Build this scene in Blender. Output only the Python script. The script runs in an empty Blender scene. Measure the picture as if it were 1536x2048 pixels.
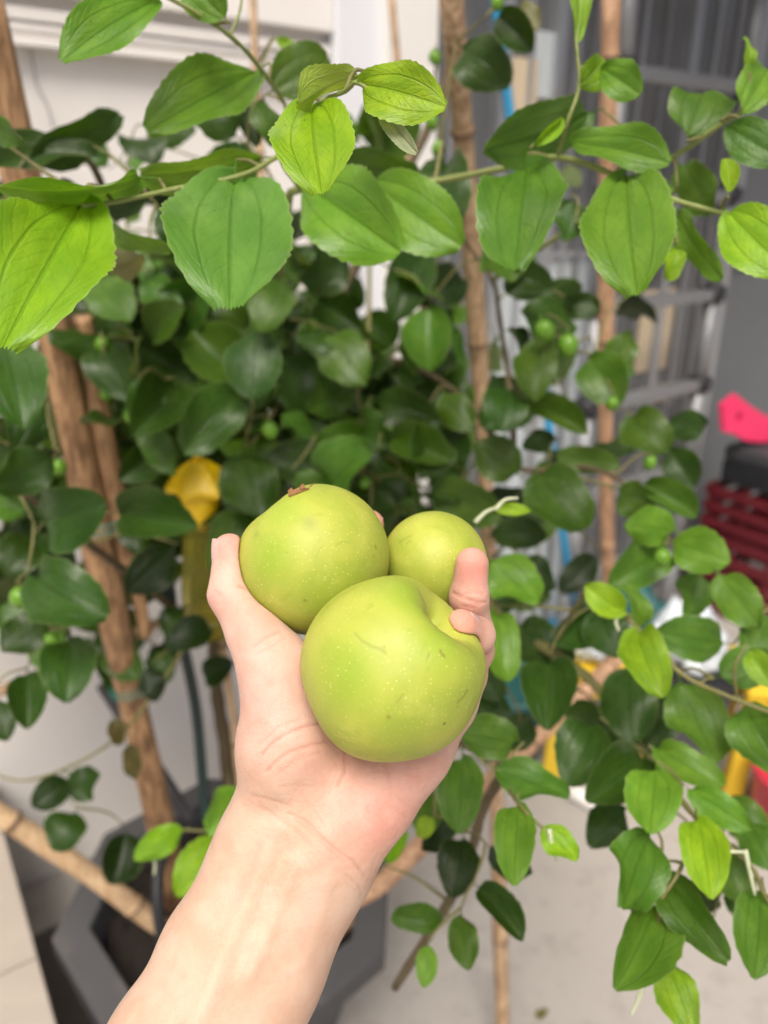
import bpy, math, random
import numpy as np
from mathutils import Vector, Matrix

random.seed(7); RNG = np.random.default_rng(7)
scene = bpy.context.scene
COL = scene.collection
R = math.radians

# ------------------------------------------------------------------ camera
FPX = 1538.0; CX, CY = 768.0, 1024.0          # focal length / centre in photograph pixels
PITCH = 22.0; CAMH = 1.45
cam_d = bpy.data.cameras.new('camera'); cam = bpy.data.objects.new('camera', cam_d); COL.objects.link(cam)
cam.location = (0, 0, CAMH); cam.rotation_euler = (R(90 - PITCH), 0, 0)
cam_d.sensor_fit = 'HORIZONTAL'; cam_d.sensor_width = 36.0; cam_d.lens = 36.0 * FPX / 1536.0
cam_d.clip_start = 0.02; cam_d.clip_end = 500
cam_d.dof.use_dof = True; cam_d.dof.focus_distance = 0.275; cam_d.dof.aperture_fstop = 9.8
scene.camera = cam
CM = Matrix.Translation((0, 0, CAMH)) @ Matrix.Rotation(R(90 - PITCH), 4, 'X')
CMI = CM.inverted()
CMn = np.array(CM)
# ------------------------------------------------------------------ sky, sun, exposure
world = bpy.data.worlds.new('World'); scene.world = world; world.use_nodes = True
wn = world.node_tree.nodes; wl = world.node_tree.links
sky = wn.new('ShaderNodeTexSky'); sky.sky_type = 'NISHITA'; sky.sun_disc = False
SUN_EL, SUN_AZ = 58.0, 186.0                  # azimuth measured from +Y clockwise: behind the camera, a little left
sky.sun_elevation = R(SUN_EL); sky.sun_rotation = R(SUN_AZ)
sky.air_density = 0.5; sky.dust_density = 9.0; sky.ozone_density = 1.0
bg = wn['Background']; bg.inputs[1].default_value = 0.07
wl.new(sky.outputs[0], bg.inputs[0])
sun_d = bpy.data.lights.new('sun', 'SUN'); sun_d.energy = 1.5; sun_d.angle = R(28); sun_d.color = (1.0, 0.945, 0.85)
sun = bpy.data.objects.new('sun', sun_d); COL.objects.link(sun)
sdir = Vector((math.sin(R(SUN_AZ)) * math.cos(R(SUN_EL)), math.cos(R(SUN_AZ)) * math.cos(R(SUN_EL)), math.sin(R(SUN_EL))))
sun.rotation_euler = sdir.to_track_quat('Z', 'Y').to_euler(); sun.location = (0, -2, 6)
vs = scene.view_settings
vs.view_transform = 'Standard'; vs.look = 'None'; vs.gamma = 1.0; vs.use_curve_mapping = False; vs.exposure = 0.90

# ------------------------------------------------------------------ helpers
def P(px, py, z):
    """a point of the place: photograph pixel and its distance along the view axis, in metres"""
    return CM @ Vector(((px - CX) / FPX * z, -(py - CY) / FPX * z, -z))
def C(px, py, z):
    return np.array(((px - CX) / FPX * z, -(py - CY) / FPX * z, -z))
def floor_pt(px, py, h=0.0):
    d = (CM.to_3x3() @ Vector(((px - CX) / FPX, -(py - CY) / FPX, -1)))
    t = (CAMH - h) / -d.z
    return Vector((0, 0, CAMH)) + d * t

def tag(o, label=None, cat=None, group=None, kind=None):
    if label: o['label'] = label
    if cat: o['category'] = cat
    if group: o['group'] = group
    if kind: o['kind'] = kind
    return o
def empty(name, loc, label=None, cat=None, group=None):
    o = bpy.data.objects.new(name, None); COL.objects.link(o); o.location = loc; o.empty_display_size = .02
    return tag(o, label, cat, group)
def link(name, me, parent=None, world_loc=None):
    """mesh given in world coordinates; re-centred on world_loc / its parent"""
    o = bpy.data.objects.new(name, me); COL.objects.link(o)
    if parent is not None: o.parent = parent
    return o
def wpos(o):
    v = Vector(o.location)
    while o.parent: o = o.parent; v = v + Vector(o.location)
    return v
def mesh(name, verts, faces, m=None, parent=None, smooth=False, org=None, uvs=None):
    """verts in world coordinates; the object's origin goes to org (default: centre of the base)"""
    V = np.asarray(verts, dtype=np.float64).reshape(-1, 3)
    if org is None:
        org = np.array(((V[:, 0].min() + V[:, 0].max()) / 2, (V[:, 1].min() + V[:, 1].max()) / 2, V[:, 2].min()))
    org = np.asarray(org, dtype=np.float64)
    me = bpy.data.meshes.new(name); me.from_pydata((V - org).tolist(), [], faces)
    if smooth: me.polygons.foreach_set('use_smooth', [True] * len(me.polygons))
    if m: me.materials.append(m)
    me.update()
    o = bpy.data.objects.new(name, me); COL.objects.link(o)
    if parent is not None:
        o.parent = parent; o.location = Vector(org) - wpos(parent)
    else: o.location = Vector(org)
    return o

class MB:
    def __init__(s): s.v = []; s.f = []
    def add(s, v, f):
        n = len(s.v); s.v += [tuple(x) for x in v]; s.f += [tuple(i + n for i in q) for q in f]; return s
    def box(s, o, ax, ay, az, bev=0.0):
        """oriented box: corner o, edge vectors ax ay az; bevelled edges"""
        o, ax, ay, az = Vector(o), Vector(ax), Vector(ay), Vector(az)
        if bev <= 0:
            v = [o, o + ax, o + ax + ay, o + ay, o + az, o + ax + az, o + ax + ay + az, o + ay + az]
            f = [(3, 2, 1, 0), (4, 5, 6, 7), (0, 1, 5, 4), (1, 2, 6, 5), (2, 3, 7, 6), (3, 0, 4, 7)]
            if ax.cross(ay).dot(az) < 0: f = [q[::-1] for q in f]
            return s.add(v, f)
        import bmesh
        bm = bmesh.new(); bmesh.ops.create_cube(bm, size=1.0)
        M = Matrix((ax, ay, az)).transposed()
        for vv in bm.verts: vv.co = o + M @ (vv.co + Vector((.5, .5, .5)))
        bmesh.ops.recalc_face_normals(bm, faces=bm.faces)
        bmesh.ops.bevel(bm, geom=list(bm.edges), offset=bev, segments=2, affect='EDGES', profile=.6)
        bm.verts.index_update()
        s.add([v.co[:] for v in bm.verts], [[v.index for v in f.verts] for f in bm.faces]); bm.free(); return s
    def tube(s, pts, rad, n=10, cap=True):
        pts = [Vector(p) for p in pts]
        if not hasattr(rad, '__len__'): rad = [rad] * len(pts)
        base = len(s.v); prev = None
        for i, p in enumerate(pts):
            t = (pts[min(i + 1, len(pts) - 1)] - pts[max(i - 1, 0)]).normalized()
            if prev is None:
                a = t.orthogonal().normalized()
            else:
                a = (prev - t * prev.dot(t)).normalized()
            prev = a; b = t.cross(a)
            for k in range(n):
                q = 2 * math.pi * k / n
                s.v.append(tuple(p + (a * math.cos(q) + b * math.sin(q)) * rad[i]))
        for i in range(len(pts) - 1):
            for k in range(n):
                k2 = (k + 1) % n; A = base + i * n; B = A + n
                s.f.append((A + k, A + k2, B + k2, B + k))
        if cap:
            s.f.append(tuple(base + k for k in range(n - 1, -1, -1)))
            s.f.append(tuple(base + (len(pts) - 1) * n + k for k in range(n)))
        return s
    def lathe(s, c, axis, prof, n=24, cap=True):
        """prof: list of (radius, height along axis)"""
        c = Vector(c); t = Vector(axis).normalized(); a = t.orthogonal().normalized(); b = t.cross(a); base = len(s.v)
        for r, h in prof:
            for k in range(n):
                q = 2 * math.pi * k / n; s.v.append(tuple(c + t * h + (a * math.cos(q) + b * math.sin(q)) * r))
        for i in range(len(prof) - 1):
            for k in range(n):
                k2 = (k + 1) % n; A = base + i * n; B = A + n; s.f.append((A + k, A + k2, B + k2, B + k))
        if cap:
            s.f.append(tuple(base + k for k in range(n - 1, -1, -1))); s.f.append(tuple(base + (len(prof) - 1) * n + k for k in range(n)))
        return s
    def build(s, name, m, parent=None, smooth=False, org=None):
        return mesh(name, s.v, s.f, m, parent, smooth, org)

def smooth_path(pts, n=6):
    """Catmull-Rom through points (any dimension)"""
    p = np.array(pts, dtype=float); q = np.vstack([2 * p[0] - p[1], p, 2 * p[-1] - p[-2]]); out = []
    for i in range(1, len(q) - 2):
        for k in range(n):
            t = k / n; a, b, c, d = q[i - 1], q[i], q[i + 1], q[i + 2]
            out.append(.5 * ((2 * b) + (c - a) * t + (2 * a - 5 * b + 4 * c - d) * t * t + (3 * b - a - 3 * c + d) * t ** 3))
    out.append(p[-1]); return np.array(out)

# ------------------------------------------------------------------ materials
class NT:
    def __init__(s, name):
        s.m = bpy.data.materials.new(name); s.m.use_nodes = True; s.t = s.m.node_tree; s.n = s.t.nodes; s.l = s.t.links
        s.b = s.n['Principled BSDF']; s.out = s.n['Material Output']
    def new(s, typ, **kw):
        x = s.n.new(typ)
        for k, v in kw.items(): setattr(x, k, v)
        return x
    def lk(s, a, b): s.l.new(a, b)
    def val(s, x, sock):
        if isinstance(x, (int, float)): sock.default_value = x
        elif isinstance(x, (tuple, list)): sock.default_value = (*x, 1) if len(x) == 3 and sock.type == 'RGBA' else x
        else: s.lk(x, sock)
    def math(s, op, a, b=None, c=None, clamp=False):
        x = s.new('ShaderNodeMath', operation=op, use_clamp=clamp)
        s.val(a, x.inputs[0])
        if b is not None: s.val(b, x.inputs[1])
        if c is not None: s.val(c, x.inputs[2])
        return x.outputs[0]
    def mix(s, f, a, b, mode='MIX'):
        x = s.new('ShaderNodeMix', data_type='RGBA', blend_type=mode)
        s.val(f, x.inputs[0]); s.val(a, x.inputs[6]); s.val(b, x.inputs[7]); return x.outputs[2]
    def ramp(s, f, lo, hi, a=0.0, b=1.0, smooth=True):
        x = s.new('ShaderNodeMapRange', interpolation_type='SMOOTHSTEP' if smooth else 'LINEAR')
        s.val(f, x.inputs[0]); s.val(lo, x.inputs[1]); s.val(hi, x.inputs[2]); s.val(a, x.inputs[3]); s.val(b, x.inputs[4]); return x.outputs[0]
    def coord(s, kind='Object', scale=None):
        x = s.new('ShaderNodeTexCoord').outputs[kind]
        if scale is not None:
            mp = s.new('ShaderNodeMapping'); mp.inputs['Scale'].default_value = scale if hasattr(scale, '__len__') else (scale,) * 3
            s.lk(x, mp.inputs[0]); x = mp.outputs[0]
        return x
    def noise(s, co, scale, detail=4, rough=.55, dist=0):
        x = s.new('ShaderNodeTexNoise'); x.inputs['Scale'].default_value = scale; x.inputs['Detail'].default_value = detail
        x.inputs['Roughness'].default_value = rough; x.inputs['Distortion'].default_value = dist
        if co is not None: s.lk(co, x.inputs['Vector'])
        return x.outputs['Fac']
    def voro(s, co, scale, feature='F1', rnd=1.0):
        x = s.new('ShaderNodeTexVoronoi', feature=feature); x.inputs['Scale'].default_value = scale; x.inputs['Randomness'].default_value = rnd
        s.lk(co, x.inputs['Vector']); return x
    def bump(s, h, strength=.3, dist=.001, nrm=None):
        x = s.new('ShaderNodeBump'); x.inputs['Strength'].default_value = strength; x.inputs['Distance'].default_value = dist
        s.lk(h, x.inputs['Height'])
        if nrm is not None: s.lk(nrm, x.inputs['Normal'])
        return x.outputs[0]
    def set(s, **kw):
        for k, v in kw.items(): s.val(v, s.b.inputs[k.replace('_', ' ')])
        return s

def mat_plain(name, col, rough=.5, var=.15, scale=8, bump=.15, metal=0.0, dirt=None, bdist=.002):
    t = NT(name); co = t.coord('Object')
    n = t.noise(co, scale, 6, .6); n2 = t.noise(co, scale * 6, 4)
    c = t.mix(n, tuple(x * (1 - var) for x in col), tuple(min(1, x * (1 + var)) for x in col))
    if dirt: c = t.mix(t.ramp(t.noise(co, scale * .6, 8, .65), .52, .72, 0, .7), c, dirt)
    t.set(Base_Color=c, Roughness=t.ramp(n2, .3, .7, rough - .07, rough + .07), Metallic=metal)
    t.lk(t.bump(n2, bump, bdist), t.b.inputs['Normal']); return t.m

def mat_bamboo(name, c0, c1, scale=1.0):
    t = NT(name); co = t.coord('Object')
    st = t.noise(t.coord('Object', (160, 160, 5)), 1.0, 5, .6); bl = t.noise(co, 14, 5)
    c = t.mix(t.ramp(st, .34, .66), c0, c1); c = t.mix(t.ramp(bl, .45, .75, 0, .65), c, tuple(x * .55 for x in c0))
    sp2 = t.noise(co, 60, 6, .7); c = t.mix(t.ramp(sp2, .58, .72, 0, .6), c, tuple(x * .35 for x in c0))
    t.set(Base_Color=c, Roughness=.6); t.lk(t.bump(t.math('ADD', st, sp2), .6, .002), t.b.inputs['Normal']); return t.m

def mat_leaf(name, attr=False, gloss=.26):
    t = NT(name)
    if attr:
        colr = t.new('ShaderNodeAttribute', attribute_name='leaf_col').outputs['Color']; rnd = t.noise(t.coord('Object'), 12)
    else:
        oi = t.new('ShaderNodeObjectInfo'); colr = oi.outputs['Color']; rnd = oi.outputs['Random']
    uv = t.new('ShaderNodeUVMap').outputs[0]; sp = t.new('ShaderNodeSeparateXYZ'); t.lk(uv, sp.inputs[0])
    u, v = sp.outputs[0], sp.outputs[1]
    au = t.math('ABSOLUTE', t.math('SUBTRACT', t.math('MULTIPLY', u, 2.0), 1.0))
    mid = t.ramp(au, .012, .05, 1, 0)
    lat = t.math('MULTIPLY', t.ramp(t.math('ABSOLUTE', t.math('SUBTRACT', au, t.math('ADD', .44, t.math('MULTIPLY', t.noise(uv, 2.5, 2), .12)))), .008, .045, 1, 0), t.ramp(v, .78, .98, 1, 0))
    sec_w = t.math('SINE', t.math('MULTIPLY', t.math('ADD', t.math('MULTIPLY', t.math('ABSOLUTE', t.math('SUBTRACT', au, .5)), .5), t.math('ADD', v, t.math('MULTIPLY', t.noise(uv, 5, 3), .16))), 62.0))
    sec = t.math('MULTIPLY', t.math('MULTIPLY', t.ramp(sec_w, .5, 1.0, 0, 1), t.noise(uv, 7, 3)), .42)
    vein = t.math('MAXIMUM', t.math('MAXIMUM', mid, t.math('MULTIPLY', lat, .8)), sec)
    co = t.new('ShaderNodeTexCoord').outputs['Object']
    cell = t.noise(uv, 9, 5, .6)
    blot = t.noise(uv, 3.0, 3)
    c = t.mix(t.ramp(blot, .3, .7), t.mix(1.0, colr, (.80, .86, .75), 'MULTIPLY'), t.mix(1.0, colr, (1.22, 1.12, 1.1), 'MULTIPLY'))
    c = t.mix(t.math('MULTIPLY', vein, .55), c, t.mix(1.0, colr, (.55, .62, .42), 'MULTIPLY'))
    vs_ = t.voro(t.mix(.5, uv, t.mix(1.0, rnd, (3, 7, 5), 'MULTIPLY'), 'ADD'), 9.0); vc = t.new('ShaderNodeSeparateColor'); t.lk(vs_.outputs['Color'], vc.inputs[0])
    spots = t.math('MULTIPLY', t.ramp(t.math('ADD', vs_.outputs['Distance'], t.math('MULTIPLY', cell, .25)), .16, .30, 1, 0), t.ramp(vc.outputs[0], .88, .90, 0, .7))
    c = t.mix(spots, c, (.15, .11, .035))
    edge = t.ramp(au, .955, 1.0, 0, .35)
    c = t.mix(edge, c, (.42, .52, .22))
    geo = t.new('ShaderNodeNewGeometry')
    under = t.mix(.30, t.mix(1.0, colr, (1.25, 1.15, 1.2), 'MULTIPLY'), (.26, .30, .16))
    under = t.mix(t.math('MULTIPLY', vein, .4), under, (.34, .38, .18))
    c = t.mix(geo.outputs['Backfacing'], c, under)
    t.set(Base_Color=c, Roughness=t.ramp(cell, .3, .7, gloss, gloss + .12))
    t.b.inputs['Specular IOR Level'].default_value = .40
    h = t.math('ADD', t.math('MULTIPLY', vein, -.6), t.math('MULTIPLY', cell, .9))
    nb = t.bump(h, .6, .0014); t.lk(nb, t.b.inputs['Normal'])
    tr = t.new('ShaderNodeBsdfTranslucent'); t.lk(t.mix(1.0, c, (1.25, 1.2, .5), 'MULTIPLY'), tr.inputs[0])
    ms = t.new('ShaderNodeMixShader'); ms.inputs[0].default_value = .33
    t.lk(t.b.outputs[0], ms.inputs[1]); t.lk(tr.outputs[0], ms.inputs[2]); t.lk(ms.outputs[0], t.out.inputs[0])
    return t.m

def mat_fruit(name):
    t = NT(name); co = t.coord('Object')
    at = t.new('ShaderNodeAttribute', attribute_name='mark'); sp = t.new('ShaderNodeSeparateColor'); t.lk(at.outputs['Color'], sp.inputs[0])
    scar, green, brown = sp.outputs[0], sp.outputs[1], sp.outputs[2]
    n1 = t.noise(co, 28, 4, .5, .6); n2 = t.noise(co, 90, 5, .6)
    c = t.mix(t.ramp(n1, .32, .68), (.44, .465, .072), (.30, .375, .045))
    c = t.mix(t.ramp(n2, .5, .8, 0, .35), c, (.56, .57, .12))
    c = t.mix(t.math('MULTIPLY', green, .6), c, (.27, .41, .034))
    st = t.noise(t.coord('Object', (60, 60, 60)), 1.0, 6, .65, 2.5); c = t.mix(t.ramp(st, .55, .72, 0, .45), c, (.24, .33, .03))
    v1 = t.voro(co, 760); dens = t.ramp(t.noise(co, 45, 3), .38, .62, .05, .30)
    rr = t.new('ShaderNodeSeparateColor'); t.lk(v1.outputs['Color'], rr.inputs[0])
    keep = t.ramp(rr.outputs[0], .25, .85, .15, 1)
    dots = t.math('MULTIPLY', t.ramp(v1.outputs['Distance'], .10, .25, 1, 0), keep)
    dots = t.math('MULTIPLY', dots, t.ramp(t.noise(co, 40, 3), .35, .6, .35, 1))
    c = t.mix(t.math('MULTIPLY', dots, .65), c, (.78, .78, .30))
    v2 = t.voro(co, 75); r2 = t.new('ShaderNodeSeparateColor'); t.lk(v2.outputs['Color'], r2.inputs[0])
    spec = t.math('MULTIPLY', t.ramp(v2.outputs['Distance'], .03, .055, 1, 0), t.ramp(r2.outputs[1], .80, .82, 0, 1))
    c = t.mix(t.math('MULTIPLY', spec, .8), c, (.10, .09, .02))
    c = t.mix(t.math('MULTIPLY', scar, .42), c, (.24, .25, .05))
    c = t.mix(t.math('MULTIPLY', brown, .62), c, (.16, .09, .03))
    t.set(Base_Color=c, Roughness=t.ramp(n2, .3, .7, .40, .54))
    t.b.inputs['Specular IOR Level'].default_value = .36
    t.b.inputs['Subsurface Weight'].default_value = .18; t.b.inputs['Subsurface Radius'].default_value = (.5, .6, .1); t.b.inputs['Subsurface Scale'].default_value = .004
    h = t.math('ADD', t.math('ADD', t.math('MULTIPLY', dots, .15), t.math('MULTIPLY', n2, .5)), t.math('MULTIPLY', scar, -.5))
    t.lk(t.bump(h, .35, .0008), t.b.inputs['Normal']); return t.m

def mat_skin(name):
    t = NT(name); co = t.coord('Object')
    c = t.new('ShaderNodeAttribute', attribute_name='skin_col').outputs['Color']
    n1 = t.noise(co, 70, 5, .6); n2 = t.noise(co, 420, 3, .6)
    c = t.mix(t.ramp(n1, .35, .65), t.mix(1.0, c, (.95, .89, .86), 'MULTIPLY'), t.mix(1.0, c, (1.03, 1.06, 1.07), 'MULTIPLY'))
    c = t.mix(t.ramp(n2, .52, .75, 0, .22), c, t.mix(1.0, c, (.94, .80, .76), 'MULTIPLY'))
    v = t.voro(t.coord('Object', (1.0, .55, 1.0)), 900, 'DISTANCE_TO_EDGE')
    fine = t.ramp(v.outputs['Distance'], 0, .12)
    t.set(Base_Color=c, Roughness=t.ramp(n2, .3, .7, .46, .58))
    t.b.inputs['Specular IOR Level'].default_value = .38
    t.b.inputs['Subsurface Weight'].default_value = .22; t.b.inputs['Subsurface Radius'].default_value = (1.0, .38, .22); t.b.inputs['Subsurface Scale'].default_value = .0035
    t.lk(t.bump(t.math('ADD', t.math('MULTIPLY', fine, .4), n2), .5, .00035), t.b.inputs['Normal']); return t.m

M = {}
M['bamboo'] = mat_bamboo('bamboo', (.27, .165, .085), (.55, .385, .235))
M['bamboo_pale'] = mat_bamboo('bamboo_pale', (.46, .30, .16), (.62, .45, .28))
M['bamboo_orange'] = mat_bamboo('bamboo_orange', (.29, .155, .080), (.54, .34, .205))
M['split_wood'] = mat_bamboo('split_wood', (.17, .088, .040), (.50, .30, .155))
M['leaf'] = mat_leaf('leaf'); M['leaf_mass'] = mat_leaf('leaf_mass', True)
M['fruit'] = mat_fruit('fruit_skin'); M['skin'] = mat_skin('skin')
M['nail'] = mat_plain('nail', (.60, .36, .32), .36, .05, 200, .05)
M['husk'] = mat_plain('husk', (.34, .17, .07), .8, .4, 300, .6)
M['twig'] = mat_plain('twig', (.17, .16, .055), .6, .35, 60, .5)
M['stem'] = mat_plain('young_stem', (.22, .26, .075), .6, .25, 80, .3)
M['bark'] = mat_plain('bark', (.115, .085, .045), .8, .45, 40, .8)
M['node'] = mat_plain('bamboo_node', (.11, .065, .035), .7, .3, 60, .3)
M['small_fruit'] = mat_plain('small_fruit', (.12, .27, .018), .35, .2, 60, .1)
M['wall'] = mat_plain('wall_paint', (.80, .775, .745), .75, .04, 3, .15, dirt=(.66, .63, .60), bdist=.004)
M['pillar'] = mat_plain('pillar_paint', (.74, .76, .80), .55, .03, 3, .1)
M['floor'] = None
M['pot'] = mat_plain('pot', (.06, .06, .064), .6, .18, 10, .25, dirt=(.13, .12, .11))
M['soil'] = mat_plain('soil', (.030, .020, .014), .95, .6, 60, 1.0, bdist=.02)
M['alu'] = mat_plain('aluminium', (.52, .54, .56), .38, .06, 12, .05, metal=.7)
M['alu_dull'] = mat_plain('aluminium_dull', (.30, .31, .32), .5, .08, 12, .08, metal=.55)
M['black'] = mat_plain('black_plastic', (.018, .019, .022), .45, .2, 20, .1)
M['dark'] = mat_plain('dark_grey', (.055, .056, .062), .6, .25, 10, .2)
M['greywall'] = mat_plain('grey_wall', (.17, .185, .195), .6, .08, 4, .12)
M['cream'] = mat_plain('cream_board', (.72, .60, .42), .6, .08, 6, .08)
M['curtain'] = mat_plain('pale_panel', (.62, .68, .70), .5, .06, 5, .08)
M['blue'] = mat_plain('blue_plastic', (.03, .28, .52), .4, .12, 15, .05)
M['pink'] = mat_plain('pink_plastic', (.85, .035, .14), .4, .08, 12, .05)
M['red'] = mat_plain('dark_red_plastic', (.12, .008, .014), .55, .35, 12, .1)
M['yellow'] = mat_plain('yellow_plastic', (.72, .49, .03), .5, .12, 12, .1)
M['trap'] = mat_plain('trap_yellow', (.92, .61, .006), .4, .06, 20, .05)
M['teal'] = mat_plain('teal_plastic', (.02, .10, .10), .5, .25, 12, .2)
M['bag'] = mat_plain('white_bag', (.62, .68, .72), .4, .2, 18, .5)
M['white'] = mat_plain('white_plastic', (.78, .77, .74), .4, .05, 20, .05)
M['hose'] = mat_plain('hose', (.012, .035, .032), .4, .2, 30, .1)
M['tie'] = mat_plain('tie', (.02, .22, .17), .5, .2, 40, .1)

def mat_floor():
    t = NT('floor'); co = t.coord('Object')
    n = t.noise(co, 2.2, 8, .62); n2 = t.noise(co, 16, 8, .65); n3 = t.noise(co, 240, 3)
    c = t.mix(n, (.315, .296, .272), (.42, .397, .368)); c = t.mix(t.ramp(n2, .48, .75, 0, .7), c, (.25, .232, .21)); c = t.mix(t.ramp(t.noise(co, 5, 6, .7), .6, .68, 0, .35), c, (.56, .53, .49))
    c = t.mix(t.ramp(n3, .6, .8, 0, .4), c, (.30, .27, .24))
    t.set(Base_Color=c, Roughness=.7); t.lk(t.bump(t.math('ADD', n2, n3), .3, .003), t.b.inputs['Normal']); return t.m
M['floor'] = mat_floor()
def mat_marble():
    t = NT('travertine'); n = t.noise(t.coord('Object', (4, 4, 14)), 1, 8, .6, 1.5); n2 = t.noise(t.coord('Object'), 60, 4)
    c = t.mix(n, (.29, .25, .21), (.44, .395, .345)); c = t.mix(t.ramp(n2, .55, .75, 0, .3), c, (.33, .29, .25))
    t.set(Base_Color=c, Roughness=.35); t.lk(t.bump(n2, .15, .001), t.b.inputs['Normal']); return t.m
M['marble'] = mat_marble()
def mat_glass():
    t = NT('door_glass'); n = t.noise(t.coord('Object', (14, 14, .6)), 1, 4, .6); n2 = t.noise(t.coord('Object'), 5, 4)
    t.set(Base_Color=t.mix(n, (.11, .115, .12), (.20, .205, .21)), Roughness=t.ramp(n2, .3, .7, .10, .22))
    t.b.inputs['Specular IOR Level'].default_value = .6; t.lk(t.bump(n, .15, .01), t.b.inputs['Normal']); return t.m
M['glass'] = mat_glass()
def mat_bottle():
    t = NT('trap_bottle'); t.set(Base_Color=(.50, .46, .07), Roughness=.12)
    t.b.inputs['Transmission Weight'].default_value = .85; t.b.inputs['IOR'].default_value = 1.25
    t.lk(t.bump(t.noise(t.coord('Object'), 40, 2), .2, .002), t.b.inputs['Normal']); return t.m
M['bottle'] = mat_bottle()
def mat_trapliquid():
    return mat_plain('bait_liquid', (.32, .26, .015), .3, .1, 30, .05)

# ------------------------------------------------------------------ the place: ground and house front
S = 60.0
g = mesh('ground', [(-S, -S, 0), (S, -S, 0), (S, S, 0), (-S, S, 0)], [(0, 1, 2, 3)], M['floor']); tag(g, kind='structure')

FO = Vector((-.8245, 1.306, 0)); FA = Vector((.815, .579, 0)).normalized(); FN = Vector((FA.y, -FA.x, 0))   # house front: origin, along, outwards
Zv = Vector((0, 0, 1))
def F(s, h, d=0.0): return FO + FA * s + FN * d + Zv * h
def fac(px, py, d=0.0):
    """where the ray through a pixel meets the house front set off by d: (along, height)"""
    r = CM.to_3x3() @ Vector(((px - CX) / FPX, -(py - CY) / FPX, -1)); o = Vector((0, 0, CAMH)); q = FO + FN * d
    t = (q - o).dot(FN) / r.dot(FN); p = o + r * t
    return (p - FO).dot(FA), p.z
def fbox(mb, s0, s1, h0, h1, d0, d1, bev=0.0):
    return mb.box(F(s0, h0, d0), FA * (s1 - s0), FN * (d1 - d0), Zv * (h1 - h0), bev)

hw = empty('house_wall', F(0, 0, 0), 'white painted house wall with horizontal mouldings behind the potted tree', 'wall')
s_p0, _ = fac(650, 120); s_p1, _ = fac(838, 120)
fbox(MB(), -1.6, s_p0, 0, 3.2, -.25, 0).build('wall_panel', M['wall'], hw)
_, hA = fac(60, 98); _, hB = fac(60, 52); _, hC = fac(60, 20)
fbox(MB(), -1.6, s_p0, hA, hA + .012, .0005, .030, .002).build('moulding', M['wall'], hw)
mm = MB().tube([F(-1.6, (hA + .012 + hB) / 2 + .002, .012), F(s_p0, (hA + .012 + hB) / 2 + .002, .012)], (hB - hA - .012) / 2, 16); mm.build('moulding', M['wall'], hw, True)
fbox(MB(), -1.6, s_p0, hB + .004, hC, .0005, .022, .003).build('moulding', M['wall'], hw)
fbox(MB(), -1.6, s_p0, hC + .02, hC + .10, .0005, .034, .004).build('moulding', M['wall'], hw)
# a crack in the plaster and a thin wire
wr = MB(); wr.tube([F(*fac(x, y), .004) for x, y in ((60, 100), (72, 170), (95, 215), (105, 255))], .0011, 5); wr.build('hanging_wire', M['alu_dull'], hw)
pl = empty('white_pillar', F((s_p0 + s_p1) / 2, 0, 0), 'smooth bluish white pillar at the end of the house wall, by the sliding door', 'pillar')
fbox(MB(), s_p0 + .002, s_p1, 0, 3.2, -.25, .045, .004).build('shaft', M['pillar'], pl)
s_q, _ = fac(762, 60, .046)
fbox(MB(), s_q, s_p1 + .004, 0, 3.2, .046, .062, .003).build('corner_trim', M['white'], pl)

# sliding door right of the pillar, set back, with vertical aluminium bars
DD = -.10
sd = empty('sliding_door', F(s_p1 + .7, 0, DD), 'grey aluminium sliding door with tall dark panes behind the ladder', 'door')
s_end = fac(1452, 500, DD)[0]
edges = [s_p1 + .01] + [fac(x, 500, DD)[0] for x in (985, 1085, 1190, 1330)] + [s_end]
for i in range(len(edges) - 1):
    a, b = edges[i] + .018, edges[i + 1] - .018
    pane_m = M['glass'] if i in (0, 3, 4) else M['curtain']
    if i in (1, 2):     # pale lower panels with dark glass above
        hs = fac(1060, 520, DD)[1]
        fbox(MB(), a, b, .05, hs, DD - .02, DD - .008).build('pale_panel', M['curtain'], sd)
        fbox(MB(), a, b, hs + .02, 2.9, DD - .02, DD - .008).build('pane', M['glass'], sd)
        fbox(MB(), a, b, hs + .001, hs + .019, DD - .022, DD + .004, .002).build('cross_bar', M['alu'], sd)
    else:
        fbox(MB(), a, b, .05, 2.9, DD - .02, DD - .008).build('pane', pane_m, sd)
    fbox(MB(), edges[i + 1] - .018, edges[i + 1] + .018, .03, 2.9, DD - .03, DD + .02, .003).build('mullion', M['alu'], sd)
    k = 2 if i >= 2 else 1
    for q in range(1, k + 1):
        sx = a + (b - a) * q / (k + 1)
        fbox(MB(), sx - .007, sx + .007, .05, 2.9, DD - .0075, DD + .006, .002).build('bar', M['alu' if q % 2 else 'alu_dull'], sd)
fbox(MB(), s_p1 + .008, s_end + .018, 0, .05, DD - .04, DD + .03, .003).build('bottom_track', M['alu_dull'], sd)
for (x0, x1, y0, y1, m) in ((1288, 1332, 582, 735, 'cream'), (1296, 1330, 775, 800, 'cream'), (1010, 1066, 40, 95, 'cream'), (1008, 1070, 110, 250, 'cream'), (1075, 1120, 60, 200, 'curtain')):
    a, h1 = fac(x0, y0, DD); b, h0 = fac(x1, y1, DD)
    fbox(MB(), a, b, h0, h1, DD - .007, DD + .001, .0015).build('notice_sheet', M[m], sd)
gw = empty('grey_side_wall', F(s_end + .6, 0, DD), 'plain dark grey painted wall beside the sliding door', 'wall')
fbox(MB(), s_end + .02, s_end + 2.6, 0, 2.9, DD - .25, DD - .02).build('wall_panel', M['greywall'], gw)
_, hh = fac(1500, 530, DD)
fbox(MB(), s_end + .021, s_end + 2.6, hh, hh + .05, DD - .0195, DD + .01, .004).build('wall_rail', M['alu_dull'], gw)
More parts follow.
